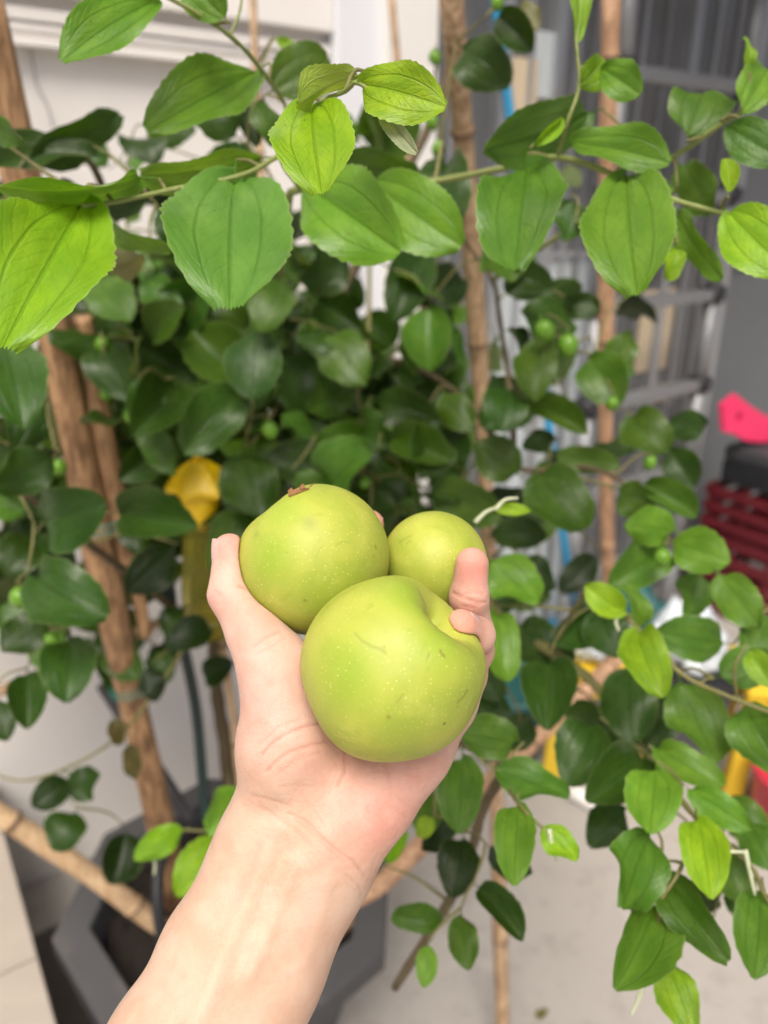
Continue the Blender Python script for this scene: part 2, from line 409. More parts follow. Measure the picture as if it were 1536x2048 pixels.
cw = empty('added_shade_canopy', F(s_p1 + 1, 2.9, 0), 'flat slab added out of view above the sliding door to shade it', 'canopy')
fbox(MB(), s_p1 + .02, s_end + 2.6, 2.92, 3.1, DD - .3, 1.0, .01).build('added_shade_slab', M['greywall'], cw)  # unseen overhead slab, added to darken the door side

dp = mesh('ground_shade_sheet', [(-.95, .45, .004), (-.24, .45, .004), (-.24, 1.60, .004), (-.95, 1.0, .004)], [(0, 1, 2, 3)], mat_plain('painted_ground_shade', (.085, .075, .065), .8, .3, 6, .4)); tag(dp, kind='structure')  # dark sheet: ground shade between low wall and pot, painted as colour
# low travertine wall at the left
LH = .33; w0, w1 = floor_pt(0, 1640, LH), floor_pt(112, 2048, LH); wd = (w1 - w0).normalized(); ws = Vector((wd.y, -wd.x, 0))
if ws.x > 0: ws = -ws
tb_ = (w0 - FO).dot(FN) / -wd.dot(FN) - .003          # back to the house wall
wb = w0 + wd * tb_; wL = -tb_ + (w1 - w0).length + .9
lw = empty('low_stone_wall', Vector((w0.x, w0.y, 0)), 'low beige travertine topped wall running out from the house wall beside the plant pot', 'low wall')
MB().box(Vector((wb.x, wb.y, 0)) + ws * .012, wd * (wL - .01), ws * .40, Zv * (LH - .028), .004).build('core', M['marble'], lw)
for k in range(3):
    a0 = k * (wL - .005) / 3 + .001; MB().box(Vector((wb.x, wb.y, LH - .026)) + wd * a0, wd * ((wL - .005) / 3 - .003), ws * .424, Zv * .026, .003).build('coping_slab', M['marble'], lw)

# ------------------------------------------------------------------ ladder
DL = .06
lad = empty('telescopic_ladder', F(fac(1330, 1150, DL)[0], 0, DL), 'grey telescopic ladder with black rung joints standing against the sliding door', 'ladder')
sR = fac(1424, 600, DL)[0]; sL = fac(1196, 600, DL)[0]
hr = [fac(1410, y, DL)[1] for y in (165, 370, 570, 740, 900, 1060)]; step = (hr[0] - hr[-1]) / 5
hs_ = [hr[-1] + step * k for k in range(-2, 8)]
hs_ = [h for h in hs_ if h > .12]
for s_ in (sL, sR):
    lo = .0
    for k, h in enumerate(hs_):
        r = .030 - .0008 * k
        MB().tube([F(s_, lo + .001, DL), F(s_, h - .022, DL)], r, 14).build('rail_tube', M['alu_dull'], lad, True); lo = h - .021
    MB().lathe(F(s_, 0, DL), Zv, [(.034, 0.0), (.036, .02), (.033, .05), (.031, .052)], 14).build('rubber_foot', M['black'], lad, True)
for h in hs_:
    rg_ = fbox(MB(), sL, sR, h - .020, h + .016, DL - .022, DL + .024, .006).build('rung', M['alu_dull'], lad)
    for s_ in (sL, sR):
        sg = 1 if s_ == sR else -1
        MB().lathe(F(s_, h - .024, DL), Zv, [(.036, 0), (.040, .006), (.040, .042), (.034, .048)], 14).build('rung_joint', M['black'], rg_, True)

# blue broom handle leaning on the door
bp = [P(988, -20, 1.77), P(1056, 520, 2.0), P(1134, 1130, 2.33)]; 
foot = floor_pt(1150, 1262); 
br = empty('broom', foot, 'bright blue broom handle leaning in front of the pale door panels', 'broom')
pth = smooth_path([tuple(foot + Zv * .07), tuple(bp[2]), tuple(bp[1]), tuple(bp[0]), tuple(bp[0] + (bp[0] - bp[1]) * .25)], 5)
MB().tube(pth, .0125, 12).build('handle', M['blue'], br, True)
MB().box(foot - FA * .13 + Zv * .045 - FN * .02, FA * .26, FN * .045, Zv * .04, .008).build('broom_head', M['blue'], br)
MB().box(foot - FA * .125 - FN * .016, FA * .25, FN * .038, Zv * .044, .002).build('bristles', M['dark'], br)

# ------------------------------------------------------------------ clutter by the door: crates, appliance, pink board
def crate(name, o, wx, wy, h, m, label):
    """open-topped slatted plastic crate at base corner o, along FA / -FN"""
    r = empty(name, Vector(o) + FA * wx / 2, label, 'crate')
    A, B = FA, -FN; o = Vector(o)
    for side in range(4):
        if side == 0: q, e, L, t = o, A, wx, B
        elif side == 1: q, e, L, t = o + B * (wy - .012), A, wx, B
        elif side == 2: q, e, L, t = o + B * .0125, B, wy - .025, A
        else: q, e, L, t = o + A * (wx - .012) + B * .0125, B, wy - .025, A
        for k in range(4):
            hh = h / 4
            MB().box(q + Zv * (k * hh + .006), e * L, t * .012, Zv * (hh * .62), .002).build('slat', m, r)
        for u in (0, .5, 1):
            MB().box(q + e * ((L - .02) * u) + t * .0125 * (1 if side in (0, 2) else -1), e * .02, t * .009, Zv * h, .002).build('corner_post', m, r)
    MB().box(o + A * .013 + B * .013 + Zv * .002, A * (wx - .026), B * (wy - .026), Zv * .006).build('base', m, r)
    return r
co0 = floor_pt(1478, 1290) + FA * .12
crate('red_crate', co0, .42, .32, .26, M['red'], 'dark red slatted plastic crate on the ground, lower of the stack')
crate('red_crate', co0 + Zv * .265 + FA * .01, .40, .30, .24, M['red'], 'dark red slatted plastic crate stacked under the black tool case')
tc = empty('tool_case', co0 + Zv * .51 + FA * .2, 'black plastic tool case on top of the red crates', 'case')
MB().box(co0 + Zv * .51 + FA * .02 - FN * .02, FA * .36, -FN * .24, Zv * .085, .012).build('shell', M['black'], tc)
MB().box(co0 + Zv * .597 + FA * .02 - FN * .02, FA * .36, -FN * .24, Zv * .05, .012).build('lid', M['dark'], tc); lid_ = tc.children[-1]
for u in (.1, .26): MB().box(co0 + Zv * .575 + FA * u + FN * -.018, FA * .03, FN * .008, Zv * .045, .002).build('latch', M['alu_dull'], tc)
# pink board with a hole
bl = co0 + Zv * .649 - FA * .10 - FN * .20
oz = .03
def pink_board():
    out = [(-.03, .135), (.05, .155), (.13, .115), (.24, .07), (.40, .05), (.40, -.01), (.2, 0), (.10, .02), (.03, .05), (-.02, .06)]
    hc, hrr = (.065, .088), .016; n = 20
    r = empty('plastic_board', bl + FA * .15, 'bright pink plastic board with a dark round hole, on the tool case', 'plastic board')
    import bmesh
    bm = bmesh.new()
    ov = [bm.verts.new((x, z, 0)) for x, z in out]; hv = [bm.verts.new((hc[0] + hrr * math.cos(2 * math.pi * k / n), hc[1] + hrr * math.sin(2 * math.pi * k / n), 0)) for k in range(n)]
    es = [bm.edges.new((ov[i], ov[(i + 1) % len(ov)])) for i in range(len(ov))] + [bm.edges.new((hv[i], hv[(i + 1) % n])) for i in range(n)]
    bmesh.ops.triangle_fill(bm, use_beauty=True, edges=es)
    e = bmesh.ops.extrude_face_region(bm, geom=list(bm.faces)); vs_ = [x for x in e['geom'] if isinstance(x, bmesh.types.BMVert)]
    for v in vs_: v.co.z += .016
    bmesh.ops.recalc_face_normals(bm, faces=bm.faces); bm.verts.index_update()
    V = [bl + FA * v.co.x + Zv * (v.co.y * 1.2 + .012) + FN * (.012 + v.co.z - v.co.y * .25) for v in bm.verts]; Fc = [[v.index for v in f.verts] for f in bm.faces]; bm.free()
    mesh('board', V, Fc, M['pink'], r)
    MB().lathe(bl + FA * hc[0] + Zv * (hc[1] * 1.2 + .012) + FN * (-.014), FN, [(.014, 0), (.014, .008)], 16).build('peg', M['black'], r)
pink_board()
bk = empty('bucket', floor_pt(1530, 1640), 'red plastic bucket on the ground beside a yellow stool', 'bucket')
bo = floor_pt(1575, 1660)
MB().lathe(bo, Zv, [(.001, .004), (.085, .0), (.088, .004), (.105, .17), (.112, .172), (.112, .185), (.100, .186), (.098, .172), (.082, .012), (.001, .010)], 28).build('shell', mat_plain('red_bucket', (.55, .03, .06), .4, .1, 15, .05), bk, True)
bk.location = bo; bk.children[0].location = Vector((0, 0, 0))
# yellow bench
BF = floor_pt(1100, 1548); BX = (floor_pt(1462, 1592) - BF).normalized(); BY = Zv.cross(BX).normalized(); BH = .33
def stool(fl, W, Dp, H, label):
    c = fl + BX * W / 2 + BY * Dp / 2; r = empty('plastic_stool', c, label, 'stool', 'yellow stools by the door')
    for i in (0, 1):
        for j in (0, 1):
            p = fl + BX * W * i + BY * Dp * j; q = (c - p) * .14; q.z = 0       # legs splay a little
            v0 = [p - BX * .022 - BY * .020, p + BX * .022 - BY * .020, p + BX * .022 + BY * .020, p - BX * .022 + BY * .020]
            v1 = [v + q + Zv * (H - .002) for v in v0]
            MB().add(v0 + v1, [(3, 2, 1, 0), (4, 5, 6, 7), (0, 1, 5, 4), (1, 2, 6, 5), (2, 3, 7, 6), (3, 0, 4, 7)]).build('leg', M['yellow'], r)
    MB().box(fl - BX * .012 - BY * .012 + Zv * H, BX * (W + .024), BY * (Dp + .024), Zv * .022, .008).build('seat', M['yellow'], r)
    for (o, e, t) in ((fl + BX * .03 + BY * .004, BX * (W - .06), BY * .010), (fl + BY * .03 + BX * .004, BY * (Dp - .06), BX * .010)):
        MB().box(o + Zv * (H - .055), e, t, Zv * .050, .003).build('apron', M['yellow'], r)
stool(BF, .21, .20, .31, 'low yellow plastic stool with splayed legs, beside the teal bucket')
stool(BF + BX * .465, .21, .20, .31, 'low yellow plastic stool with splayed legs, beside the red bucket')
def blob(name, c, rx, ry, rz, m, label, cat, seed, rough=.22, sub=4, sq=1.0, group=None):
    import bmesh
    from mathutils import noise as mn
    bm = bmesh.new(); bmesh.ops.create_icosphere(bm, subdivisions=sub, radius=1.0); V = []
    for v in bm.verts:
        n = v.co.normalized(); q = 1 + rough * mn.noise(n * 1.7 + Vector((seed, 0, 0))) + rough * .8 * abs(mn.noise(n * 4.2 + Vector((0, seed, 0)))) + rough * .35 * mn.noise(n * 9 + Vector((0, 0, seed)))
        z = n.z * q
        V.append(Vector(c) + BX * (n.x * q * rx) + BY * (n.y * q * ry) + Zv * (max(z, -.8) * rz + .8 * rz))
    bm.verts.index_update(); Fc = [[v.index for v in f.verts] for f in bm.faces]; bm.free()
    o = mesh(name, V, Fc, m, None, True); return tag(o, label, cat, group)
ub = empty('storage_box', BF + BX * .345 + BY * .16, 'dark grey lidded storage box between the two yellow stools', 'box')
MB().box(BF + BX * .262 + BY * .03, BX * .17, BY * .26, Zv * .285, .008).build('shell', M['dark'], ub)
MB().box(BF + BX * .255 + BY * .022 + Zv * .287, BX * .184, BY * .276, Zv * .028, .006).build('lid', M['black'], ub)
blob('plastic_bag', BF + BX * .10 + BY * .11 + Zv * .333, .085, .08, .060, M['bag'], 'crumpled white plastic bag on the yellow stool beside the teal bucket', 'bag', 1.3, .35)
blob('plastic_bag', BF + BX * .33 + BY * .15 + Zv * .316, .085, .09, .075, M['bag'], 'crumpled pale plastic bag on the dark grey storage box', 'bag', 5.1, .45)
blob('cloth_bundle', BF + BX * .24 + BY * .40, .10, .08, .22, M['teal'], 'tall dark teal cloth bundle on the ground behind the storage box', 'bundle', 8.7, .3)
blob('plastic_bag', BF + BX * .57 + BY * .10 + Zv * .333, .07, .07, .050, mat_plain('blue_bag', (.30, .42, .62), .35, .2, 20, .5), 'small light blue plastic bag on the yellow stool beside the red bucket', 'bag', 3.3, .4)
tb = floor_pt(1010, 1500)
tbk = empty('teal_bucket', tb, 'dark teal plastic bucket on the ground behind the bamboo stakes', 'bucket')
MB().lathe(tb, Zv, [(.001, .003), (.09, .0), (.093, .004), (.115, .22), (.122, .222), (.122, .236), (.110, .237), (.108, .222), (.086, .012), (.001, .010)], 28).build('shell', M['teal'], tbk, True)
wp0, wp1 = floor_pt(1128, 1588), floor_pt(1192, 1622)
wp = MB(); dirp = (wp1 - wp0).normalized(); wp.lathe(wp0 + Zv * .0225, dirp, [(.016, .0), (.0215, 0), (.0215, (wp1 - wp0).length), (.016, (wp1 - wp0).length), (.016, 0)], 20, False)
tag(wp.build('pipe_offcut', M['white'], None, True), 'short white plastic pipe lying on the ground by the yellow stool', 'pipe')

# ------------------------------------------------------------------ plant pot
PC = Vector((-.265, 1.0, 0)); PH = .34
pot = empty('plant_pot', PC, 'large dark grey faceted plant pot full of dark soil, under the jujube tree', 'plant pot')
def ngon(r, h, n=8, rot=.35):
    r *= .95
    return [(PC.x + r * math.cos(rot + 2 * math.pi * k / n), PC.y + r * math.sin(rot + 2 * math.pi * k / n), h) for k in range(n)]
rings = [ngon(.17, .0), ngon(.18, .006), ngon(.262, PH - .05), ngon(.268, PH - .045), ngon(.305, PH - .045), ngon(.309, PH - .040), ngon(.309, PH - .004), ngon(.305, PH), ngon(.250, PH), ngon(.246, PH - .004), ngon(.236, PH - .12)]
v = [p for r_ in rings for p in r_]; f = [tuple(range(7, -1, -1))]
for i in range(len(rings) - 1):
    for k in range(8): f.append((i * 8 + k, i * 8 + (k + 1) % 8, (i + 1) * 8 + (k + 1) % 8, (i + 1) * 8 + k))
mesh('pot_body', v, f, M['pot'], pot)
nr = 28; sv = []; sf = []
for i in range(nr + 1):
    for k in range(48):
        rr = .2285 * i / nr; a = 2 * math.pi * k / 48; w = (1 - (i / nr) ** 6)
        fac8 = math.cos(math.pi / 8) / math.cos(((a - .35 + math.pi / 8) % (math.pi / 4)) - math.pi / 8)
        rr *= min(1.0, fac8) if i == nr else fac8 * .99
        sv.append((PC.x + rr * math.cos(a), PC.y + rr * math.sin(a), PH - .055 + RNG.normal(0, .0045)))
for i in range(nr):
    for k in range(48): sf.append((i * 48 + k, i * 48 + (k + 1) % 48, (i + 1) * 48 + (k + 1) % 48, (i + 1) * 48 + k))
so = mesh('soil', sv, sf, M['soil'], pot, False); so['kind'] = 'stuff'

# ------------------------------------------------------------------ bamboo stakes
def stake(pts, rad, m, label, nodes=(.2, .5, .8), name='bamboo_stake', group='bamboo stakes'):
    p = smooth_path([tuple(q) for q in pts], 8); n = len(p); L = np.concatenate([[0], np.cumsum(np.linalg.norm(np.diff(p, axis=0), axis=1))]); L /= L[-1]
    # resample finely, with swollen nodes
    T = sorted(set(np.linspace(0, 1, 26).tolist() + [x + d for x in nodes for d in (-.006, -.003, 0, .003, .006)])); T = [min(max(x, 0), 1) for x in T]
    Q = np.stack([np.interp(T, L, p[:, i]) for i in range(3)], 1)
    r = [rad * (1 + .14 * sum(math.exp(-((x - nd) / .0032) ** 2) for nd in nodes) - .05 * math.sin(x * 21)) for x in T]
    base = Vector(Q[0] if Q[0][2] < Q[-1][2] else Q[-1])
    e = empty(name, base, label, 'bamboo stake', group)
    cu = MB().tube(Q, r, 12).build('culm', m, e, True)
    for nd in nodes:
        c = Vector([np.interp(nd, L, p[:, i]) for i in range(3)]); c2 = Vector([np.interp(min(nd + .01, 1), L, p[:, i]) for i in range(3)])
        MB().lathe(c, (c2 - c), [(rad * 1.0, -.003), (rad * 1.2, -.0012), (rad * 1.2, .0012), (rad * 1.0, .003)], 12).build('node_ring', M['node'], cu, True)
    return e
stake([P(897, -60, .74), P(930, 330, .92), P(966, 860, 1.14), P(990, 1500, 1.30), floor_pt(1007, 2120)], .0128, M['bamboo'], 'long slightly bent bamboo stake standing on the ground in front of the pot', (.1, .26, .45, .66, .86))
stake([P(1224, -60, 1.10), P(1214, 400, 1.25), P(1213, 1000, 1.55), floor_pt(1232, 1560)], .0140, M['bamboo_orange'], 'straight orange bamboo stake in front of the grey ladder', (.06, .3, .55, .8))
stake([P(640, 1890, 1.28), P(830, 1702, 1.38), P(1075, 1476, 1.52), P(1275, 1278, 1.62)], .0165, M['bamboo_orange'], 'slanting orange bamboo brace from the pot towards the yellow stools', (.3, .62, .9))
stake([P(-60, 1590, 1.04), P(150, 1728, 1.12), P(345, 1870, 1.19), P(520, 2010, 1.25)], .0150, M['bamboo_pale'], 'pale bamboo brace lying across the pot rim beside the stone wall', (.12, .52, .85))
stake([P(778, -60, 1.28), P(800, 180, 1.32), P(848, 640, 1.46), floor_pt(915, 1390)], .0065, M['bamboo'], 'thin bamboo cane in front of the white pillar', (.3, .7))
stake([P(503, -60, 1.15), P(512, 150, 1.17), P(528, 420, 1.2), P(560, 900, 1.27), P(585, 1560, 1.36)], .0060, M['bamboo'], 'thin brown bamboo cane in front of the wall mouldings', (.2, .6))
stake([P(-60, 1408, 1.1), P(80, 1348, 1.12), P(330, 1240, 1.16)], .008, M['bamboo'], 'thin bamboo cane tied level across the pole above the pot', (.3, .7))
stake([P(485, 1620, 1.27), P(468, 1440, 1.23), P(446, 1290, 1.2), P(430, 1050, 1.15)], .0065, M['bamboo_pale'], 'thin pale cane rising from the soil beside the dark trunk', (.25, .6))

# split wooden pole of two halves
def split_pole():
    a, b = P(-36, -40, .64), P(360, 1815, 1.335)
    e = empty('split_bamboo_pole', b, 'thick reddish brown split bamboo pole leaning out of the pot, strips bound together', 'bamboo pole')
    ax = (b - a).normalized(); to = (Vector((0, 0, CAMH)) - (a + b) / 2).normalized(); side = ax.cross(to).normalized(); to = side.cross(ax).normalized()
    if (CM.to_3x3().inverted() @ side).x < 0: side = -side
    L = (b - a).length
    def strip(name, u0, u1, off, w, dep, seed, th=.010):
        n = 40; mbv = []; fs = []; K = 9
        for i in range(n + 1):
            u = u0 + (u1 - u0) * i / n; c = a + ax * (L * u) + side * (off + .0018 * math.sin(u * 9 + seed)) + to * dep
            ww = w * (.88 + .26 * u + .05 * math.sin(u * 17 + seed) + .05 * math.exp(-((u - .734) / .008) ** 2))
            for k in range(K):     # half-round outside
                q = math.pi * k / (K - 1); bulge = 1 + .25 * math.exp(-((u - .734) / .006) ** 2)
                mbv.append(c + side * (-math.cos(q) * ww / 2) + to * (math.sin(q) * th * bulge * (1 - .18 * math.exp(-((q - 1.9) / .22) ** 2))))
            mbv.append(c + side * ww * .42 - to * .006); mbv.append(c - side * ww * .42 - to * .006)
        m_ = K + 2
        for i in range(n):
            for k in range(m_): fs.append((i * m_ + k, i * m_ + (k + 1) % m_, (i + 1) * m_ + (k + 1) % m_, (i + 1) * m_ + k))
        fs.append(tuple(range(m_ - 1, -1, -1))); fs.append(tuple(n * m_ + k for k in range(m_)))
        mesh(name, mbv, fs, M['split_wood'], e, True)
    strip('strip', 0, 1.0, -.004, .038, 0, .3, .012)
    strip('strip', .217, .462, .0275, .024, -.004, 1.7, .008)
    strip('strip', .485, .548, .028, .018, -.006, 2.7, .006)
    for u in (.40, .60):
        c = a + ax * (L * u); MB().tube([c + side * (.03 * math.cos(q)) + to * (.017 * math.sin(q)) + ax * .0015 * q for q in np.linspace(0, 4 * math.pi, 40)], .0011, 5).build('tie', M['tie'], e)
split_pole()

# hoses in the pot
def cable(name, pts, r, m, label, cat):
    o = MB().tube(smooth_path([tuple(q) for q in pts], 7), r, 10).build(name, m, None, True); return tag(o, label, cat)
cable('garden_hose', [P(412, 1640, 1.24), P(405, 1560, 1.23), P(392, 1420, 1.19), P(368, 1300, 1.14), P(345, 1220, 1.1), P(330, 1100, 1.08)], .0085, M['hose'], 'dark green garden hose rising out of the soil beside the trunk', 'hose')
cable('drip_tube', [P(330, 1900, 1.16), P(316, 1820, 1.15), P(318, 1740, 1.17), P(345, 1660, 1.22)], .0095, M['black'], 'short black drip tube curving over the soil by the split pole', 'tube')
cable('drip_tube', [P(205, 1370, 1.3), P(240, 1425, 1.28), P(275, 1480, 1.27), P(330, 1560, 1.28), P(380, 1640, 1.28)], .011, M['dark'], 'dark grey tube sloping down behind the split pole into the pot', 'tube')

# fruit-fly trap
def trap():
    c = P(402, 985, .88)
    e = empty('fly_trap', P(400, 1262, .88), 'yellow capped hanging fly trap bottle among the leaves beside the split pole', 'fly trap')
    up = Zv; X = Vector((1, 0, 0)); 
    # umbrella cap: six-sided, drooping points
    n = 6; V = [c + Zv * .040]; Fc = []
    for ring, (r, h) in enumerate(((.012, .038), (.026, .028), (.040, .008), (.038, .002), (.024, .020), (.010, .030))):
        for k in range(n * 2):
            a_ = 2 * math.pi * k / (n * 2) + .2; q = 1.0 if k % 2 == 0 else .80; dz = 0 if k % 2 == 0 else .004
            V.append(c + X * (r * q * math.cos(a_)) + Vector((0, 1, 0)) * (r * q * math.sin(a_)) + Zv * (h + dz * (r > .03)))
    m_ = n * 2
    for k in range(m_): Fc.append((0, 1 + k, 1 + (k + 1) % m_))
    for rg in range(5):
        for k in range(m_): Fc.append((1 + rg * m_ + k, 1 + (rg + 1) * m_ + k, 1 + (rg + 1) * m_ + (k + 1) % m_, 1 + rg * m_ + (k + 1) % m_))
    cp_ = mesh('cap', V, Fc, M['trap'], e)
    MB().lathe(c + Zv * .040, Zv, [(.006, -.006), (.005, .012), (.004, .022), (.001, .024)], 12).build('hook_stem', M['trap'], cp_, True)
    MB().tube([c + Zv * .062 + X * .0, c + Zv * .075 + X * .006, c + Zv * .088, c + Zv * .080 - X * .008], .0014, 6).build('hook', M['alu_dull'], cp_, True)
    MB().lathe(c + Zv * -.044, Zv, [(.009, .0), (.014, .004), (.022, .03), (.022, .05), (.012, .068)], 18).build('funnel', M['trap'], e, True)
    ax = [(.001, -.182), (.028, -.182), (.034, -.176), (.034, -.120), (.030, -.090), (.026, -.055), (.016, -.040), (.015, -.032)]
    MB().lathe(c, Zv, ax, 24).build('bottle', M['bottle'], e, True)
    MB().lathe(c, Zv, [(.001, -.179), (.027, -.179), (.0318, -.174), (.0318, -.150), (.001, -.150)], 24).build('bait_liquid', mat_trapliquid(), e, True)
trap()

# ------------------------------------------------------------------ jujube tree
CAMP = Vector((0, 0, CAMH))
def leaf_mesh(name, nu, nv, wr=.72, fold=.12, bend=.5, wave=.03, teeth=.02, tipteeth=.0, seed=0, twist=0.0, petiole=True, pw=.94, curl=0.0):
    """one leaf, base at the origin, tip at (0,1,0), upper side +Z; three nerved, toothed margin"""
    rs = np.random.default_rng(seed); V = []; UV = []; Fc = []
    ph = rs.uniform(0, 6.28, 4); asym = rs.normal(0, .045)
    for j in range(nv + 1):
        v = j / nv; vv = 1 - (1 - v) ** 1.15
        hw = wr / 2 * max(math.sin(math.pi * v ** pw), 0) ** (.52 if nu > 10 else .58)
        if j == 0: hw = .004
        if j == nv: hw = wr / 2 * (.22 if nu > 10 else .12)
        for i in range(nu + 1):
            u = -1 + 2 * i / nu; s = hw * u
            if i in (0, nu):
                tt = 1 + teeth * (1 if j % 2 else -1) + teeth * .6 * math.sin(j * 2.3 + ph[0] + i)
                s *= tt
            yy = v
            if tipteeth and v > .78: yy += tipteeth * (.55 if (i % 2) else -.4) * (v - .78) / .22 * (1 - abs(u) * .3)
            z = fold * abs(s) * 1.2 + wave * math.sin(v * 9 + ph[1] + (2.2 if u > 0 else 0)) * u * u
            z += -.022 * math.exp(-(u / .16) ** 2) * (1 - v * .6) - .018 * math.exp(-((abs(u) - .5) / .17) ** 2) * (1 - v)
            z += curl * (u * u) * hw
            x = s * (1 + asym * (1 if u > 0 else -1)) + .02 * math.sin(v * 3 + ph[2])*v
            a = twist * v; x, z = x * math.cos(a) - z * math.sin(a), x * math.sin(a) + z * math.cos(a)
            V.append([x, yy, z]); UV.append(((u + 1) / 2, v))
    for j in range(nv):
        for i in range(nu):
            q = j * (nu + 1) + i; Fc.append((q, q + 1, q + nu + 2, q + nu + 1))
    V = np.array(V)
    if abs(bend) > 1e-3:     # bend about X, then put the chord back on Y with unit length
        y = V[:, 1].copy(); z = V[:, 2].copy(); th = bend * y
        V[:, 1] = np.sin(th) / bend + z * np.sin(th); V[:, 2] = -(1 - np.cos(th)) / bend + z * np.cos(th)
    ti = nv * (nu + 1) + nu // 2
    a = math.atan2(V[ti, 2] - V[nu // 2, 2], V[ti, 1]); L = math.hypot(V[ti, 1], V[ti, 2]); ca, sa = math.cos(-a), math.sin(-a)
    y, z = V[:, 1].copy(), V[:, 2].copy(); V[:, 1] = (y * ca - z * sa) / L; V[:, 2] = (y * sa + z * ca) / L; V[:, 0] /= L
    V = V.tolist()
    if petiole:
        b = len(V); pr = .011
        for (py_, pz_) in ((.05, -.012), (-.06, .004), (-.13, .02)):
            for k in range(5): V.append((pr * math.cos(1.2566 * k), py_, pz_ + pr * math.sin(1.2566 * k))); UV.append((.5, .02))
        for j in range(2):
            for k in range(5): Fc.append((b + j * 5 + k, b + j * 5 + (k + 1) % 5, b + (j + 1) * 5 + (k + 1) % 5, b + (j + 1) * 5 + k))
    me = bpy.data.meshes.new(name); me.from_pydata(V, [], Fc); me.polygons.foreach_set('use_smooth', [True] * len(me.polygons))
    ul = me.uv_layers.new(name='UVMap'); li = np.zeros(len(me.loops), dtype=np.int32); me.loops.foreach_get('vertex_index', li)
    ul.data.foreach_set('uv', np.array(UV)[li].ravel()); me.materials.append(M['leaf']); me.update(); return me
HERO = [leaf_mesh('leaf', 16, 30, .92, .10, .55, .050, .018, .020, 1, pw=1.10), leaf_mesh('leaf', 16, 30, .80, .16, .85, .065, .018, .026, 2, .2, pw=1.06),
        leaf_mesh('leaf', 16, 30, .86, .22, .40, .070, .020, .020, 3, -.25, pw=1.12), leaf_mesh('leaf', 16, 30, .62, .35, 1.0, .03, .022, .025, 4, .3)]
STD = [leaf_mesh('leaf', 8, 14, .80, .10, .6, .06, .02, .02, 11), leaf_mesh('leaf', 8, 14, .72, .26, 1.1, .09, .02, .02, 12, .4), leaf_mesh('leaf', 8, 14, .84, .04, .35, .09, .02, .02, 13, -.35, pw=.86),
       leaf_mesh('leaf', 8, 14, .66, .36, .8, .06, .02, .02, 14, .1, pw=1.05), leaf_mesh('leaf', 8, 14, .78, .15, -.5, .10, .02, .02, 15, .5), leaf_mesh('leaf', 8, 14, .76, .12, 1.5, .07, .02, .02, 16, -.45),
       leaf_mesh('leaf', 8, 14, .74, .55, .5, .05, .02, .02, 17, .15, curl=.25), leaf_mesh('leaf', 8, 14, .88, .06, .9, .10, .02, .02, 18, .2, pw=.88, curl=-.3)]
WR = {me.name: w for me, w in zip(HERO + STD, (.92, .80, .86, .62, .80, .72, .84, .66, .78, .76, .74, .88))}
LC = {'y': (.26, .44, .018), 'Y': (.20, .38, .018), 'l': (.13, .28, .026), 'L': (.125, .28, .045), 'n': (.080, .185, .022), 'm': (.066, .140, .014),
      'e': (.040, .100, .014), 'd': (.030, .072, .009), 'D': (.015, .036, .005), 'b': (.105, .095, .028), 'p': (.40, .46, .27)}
tree = empty('jujube_tree', PC + Zv * (PH - .06), 'leafy jujube tree with rounded glossy leaves and small green fruit, growing in the grey pot', 'tree')
TW = wpos(tree)
leaf_bases = []
def put_leaf(me, b, t, width, col, roll=0.0, ref=None, target='obj', jit=.12):
    """leaf from base b to tip t (world), real width, upper side turned to the camera side then rolled about its axis"""
    Y = (t - b); L = Y.length; Y.normalize()
    n0 = (CAMP - (b + t) / 2).normalized() if ref is None else ref
    n0 = (n0 - Y * n0.dot(Y))
    if n0.length < .15: n0 = Zv - Y * Zv.dot(Y)
    n0.normalize(); n0 = Matrix.Rotation(R(roll), 3, Y) @ n0; X = Y.cross(n0).normalized(); n0 = X.cross(Y).normalized()
    sx = width / WR[me.name]; sz = (L + sx) / 2
    j = 1 + random.uniform(-jit, jit); c = tuple(min(1, x * j * (1 + random.uniform(-.06, .06))) for x in LC[col])
    MX = Matrix(((X.x * sx, Y.x * L, n0.x * sz, b.x), (X.y * sx, Y.y * L, n0.y * sz, b.y), (X.z * sx, Y.z * L, n0.z * sz, b.z), (0, 0, 0, 1)))
    leaf_bases.append(b - Y * (L * .13) + n0 * (.02 * sz))
    if target == 'obj':
        o = bpy.data.objects.new('leaf', me); COL.objects.link(o); o.parent = tree
        MX2 = MX.copy(); MX2.translation = MX.translation - TW
        o.matrix_local = MX2; o.color = (*c, 1); return o
    target.append((me, MX, c))

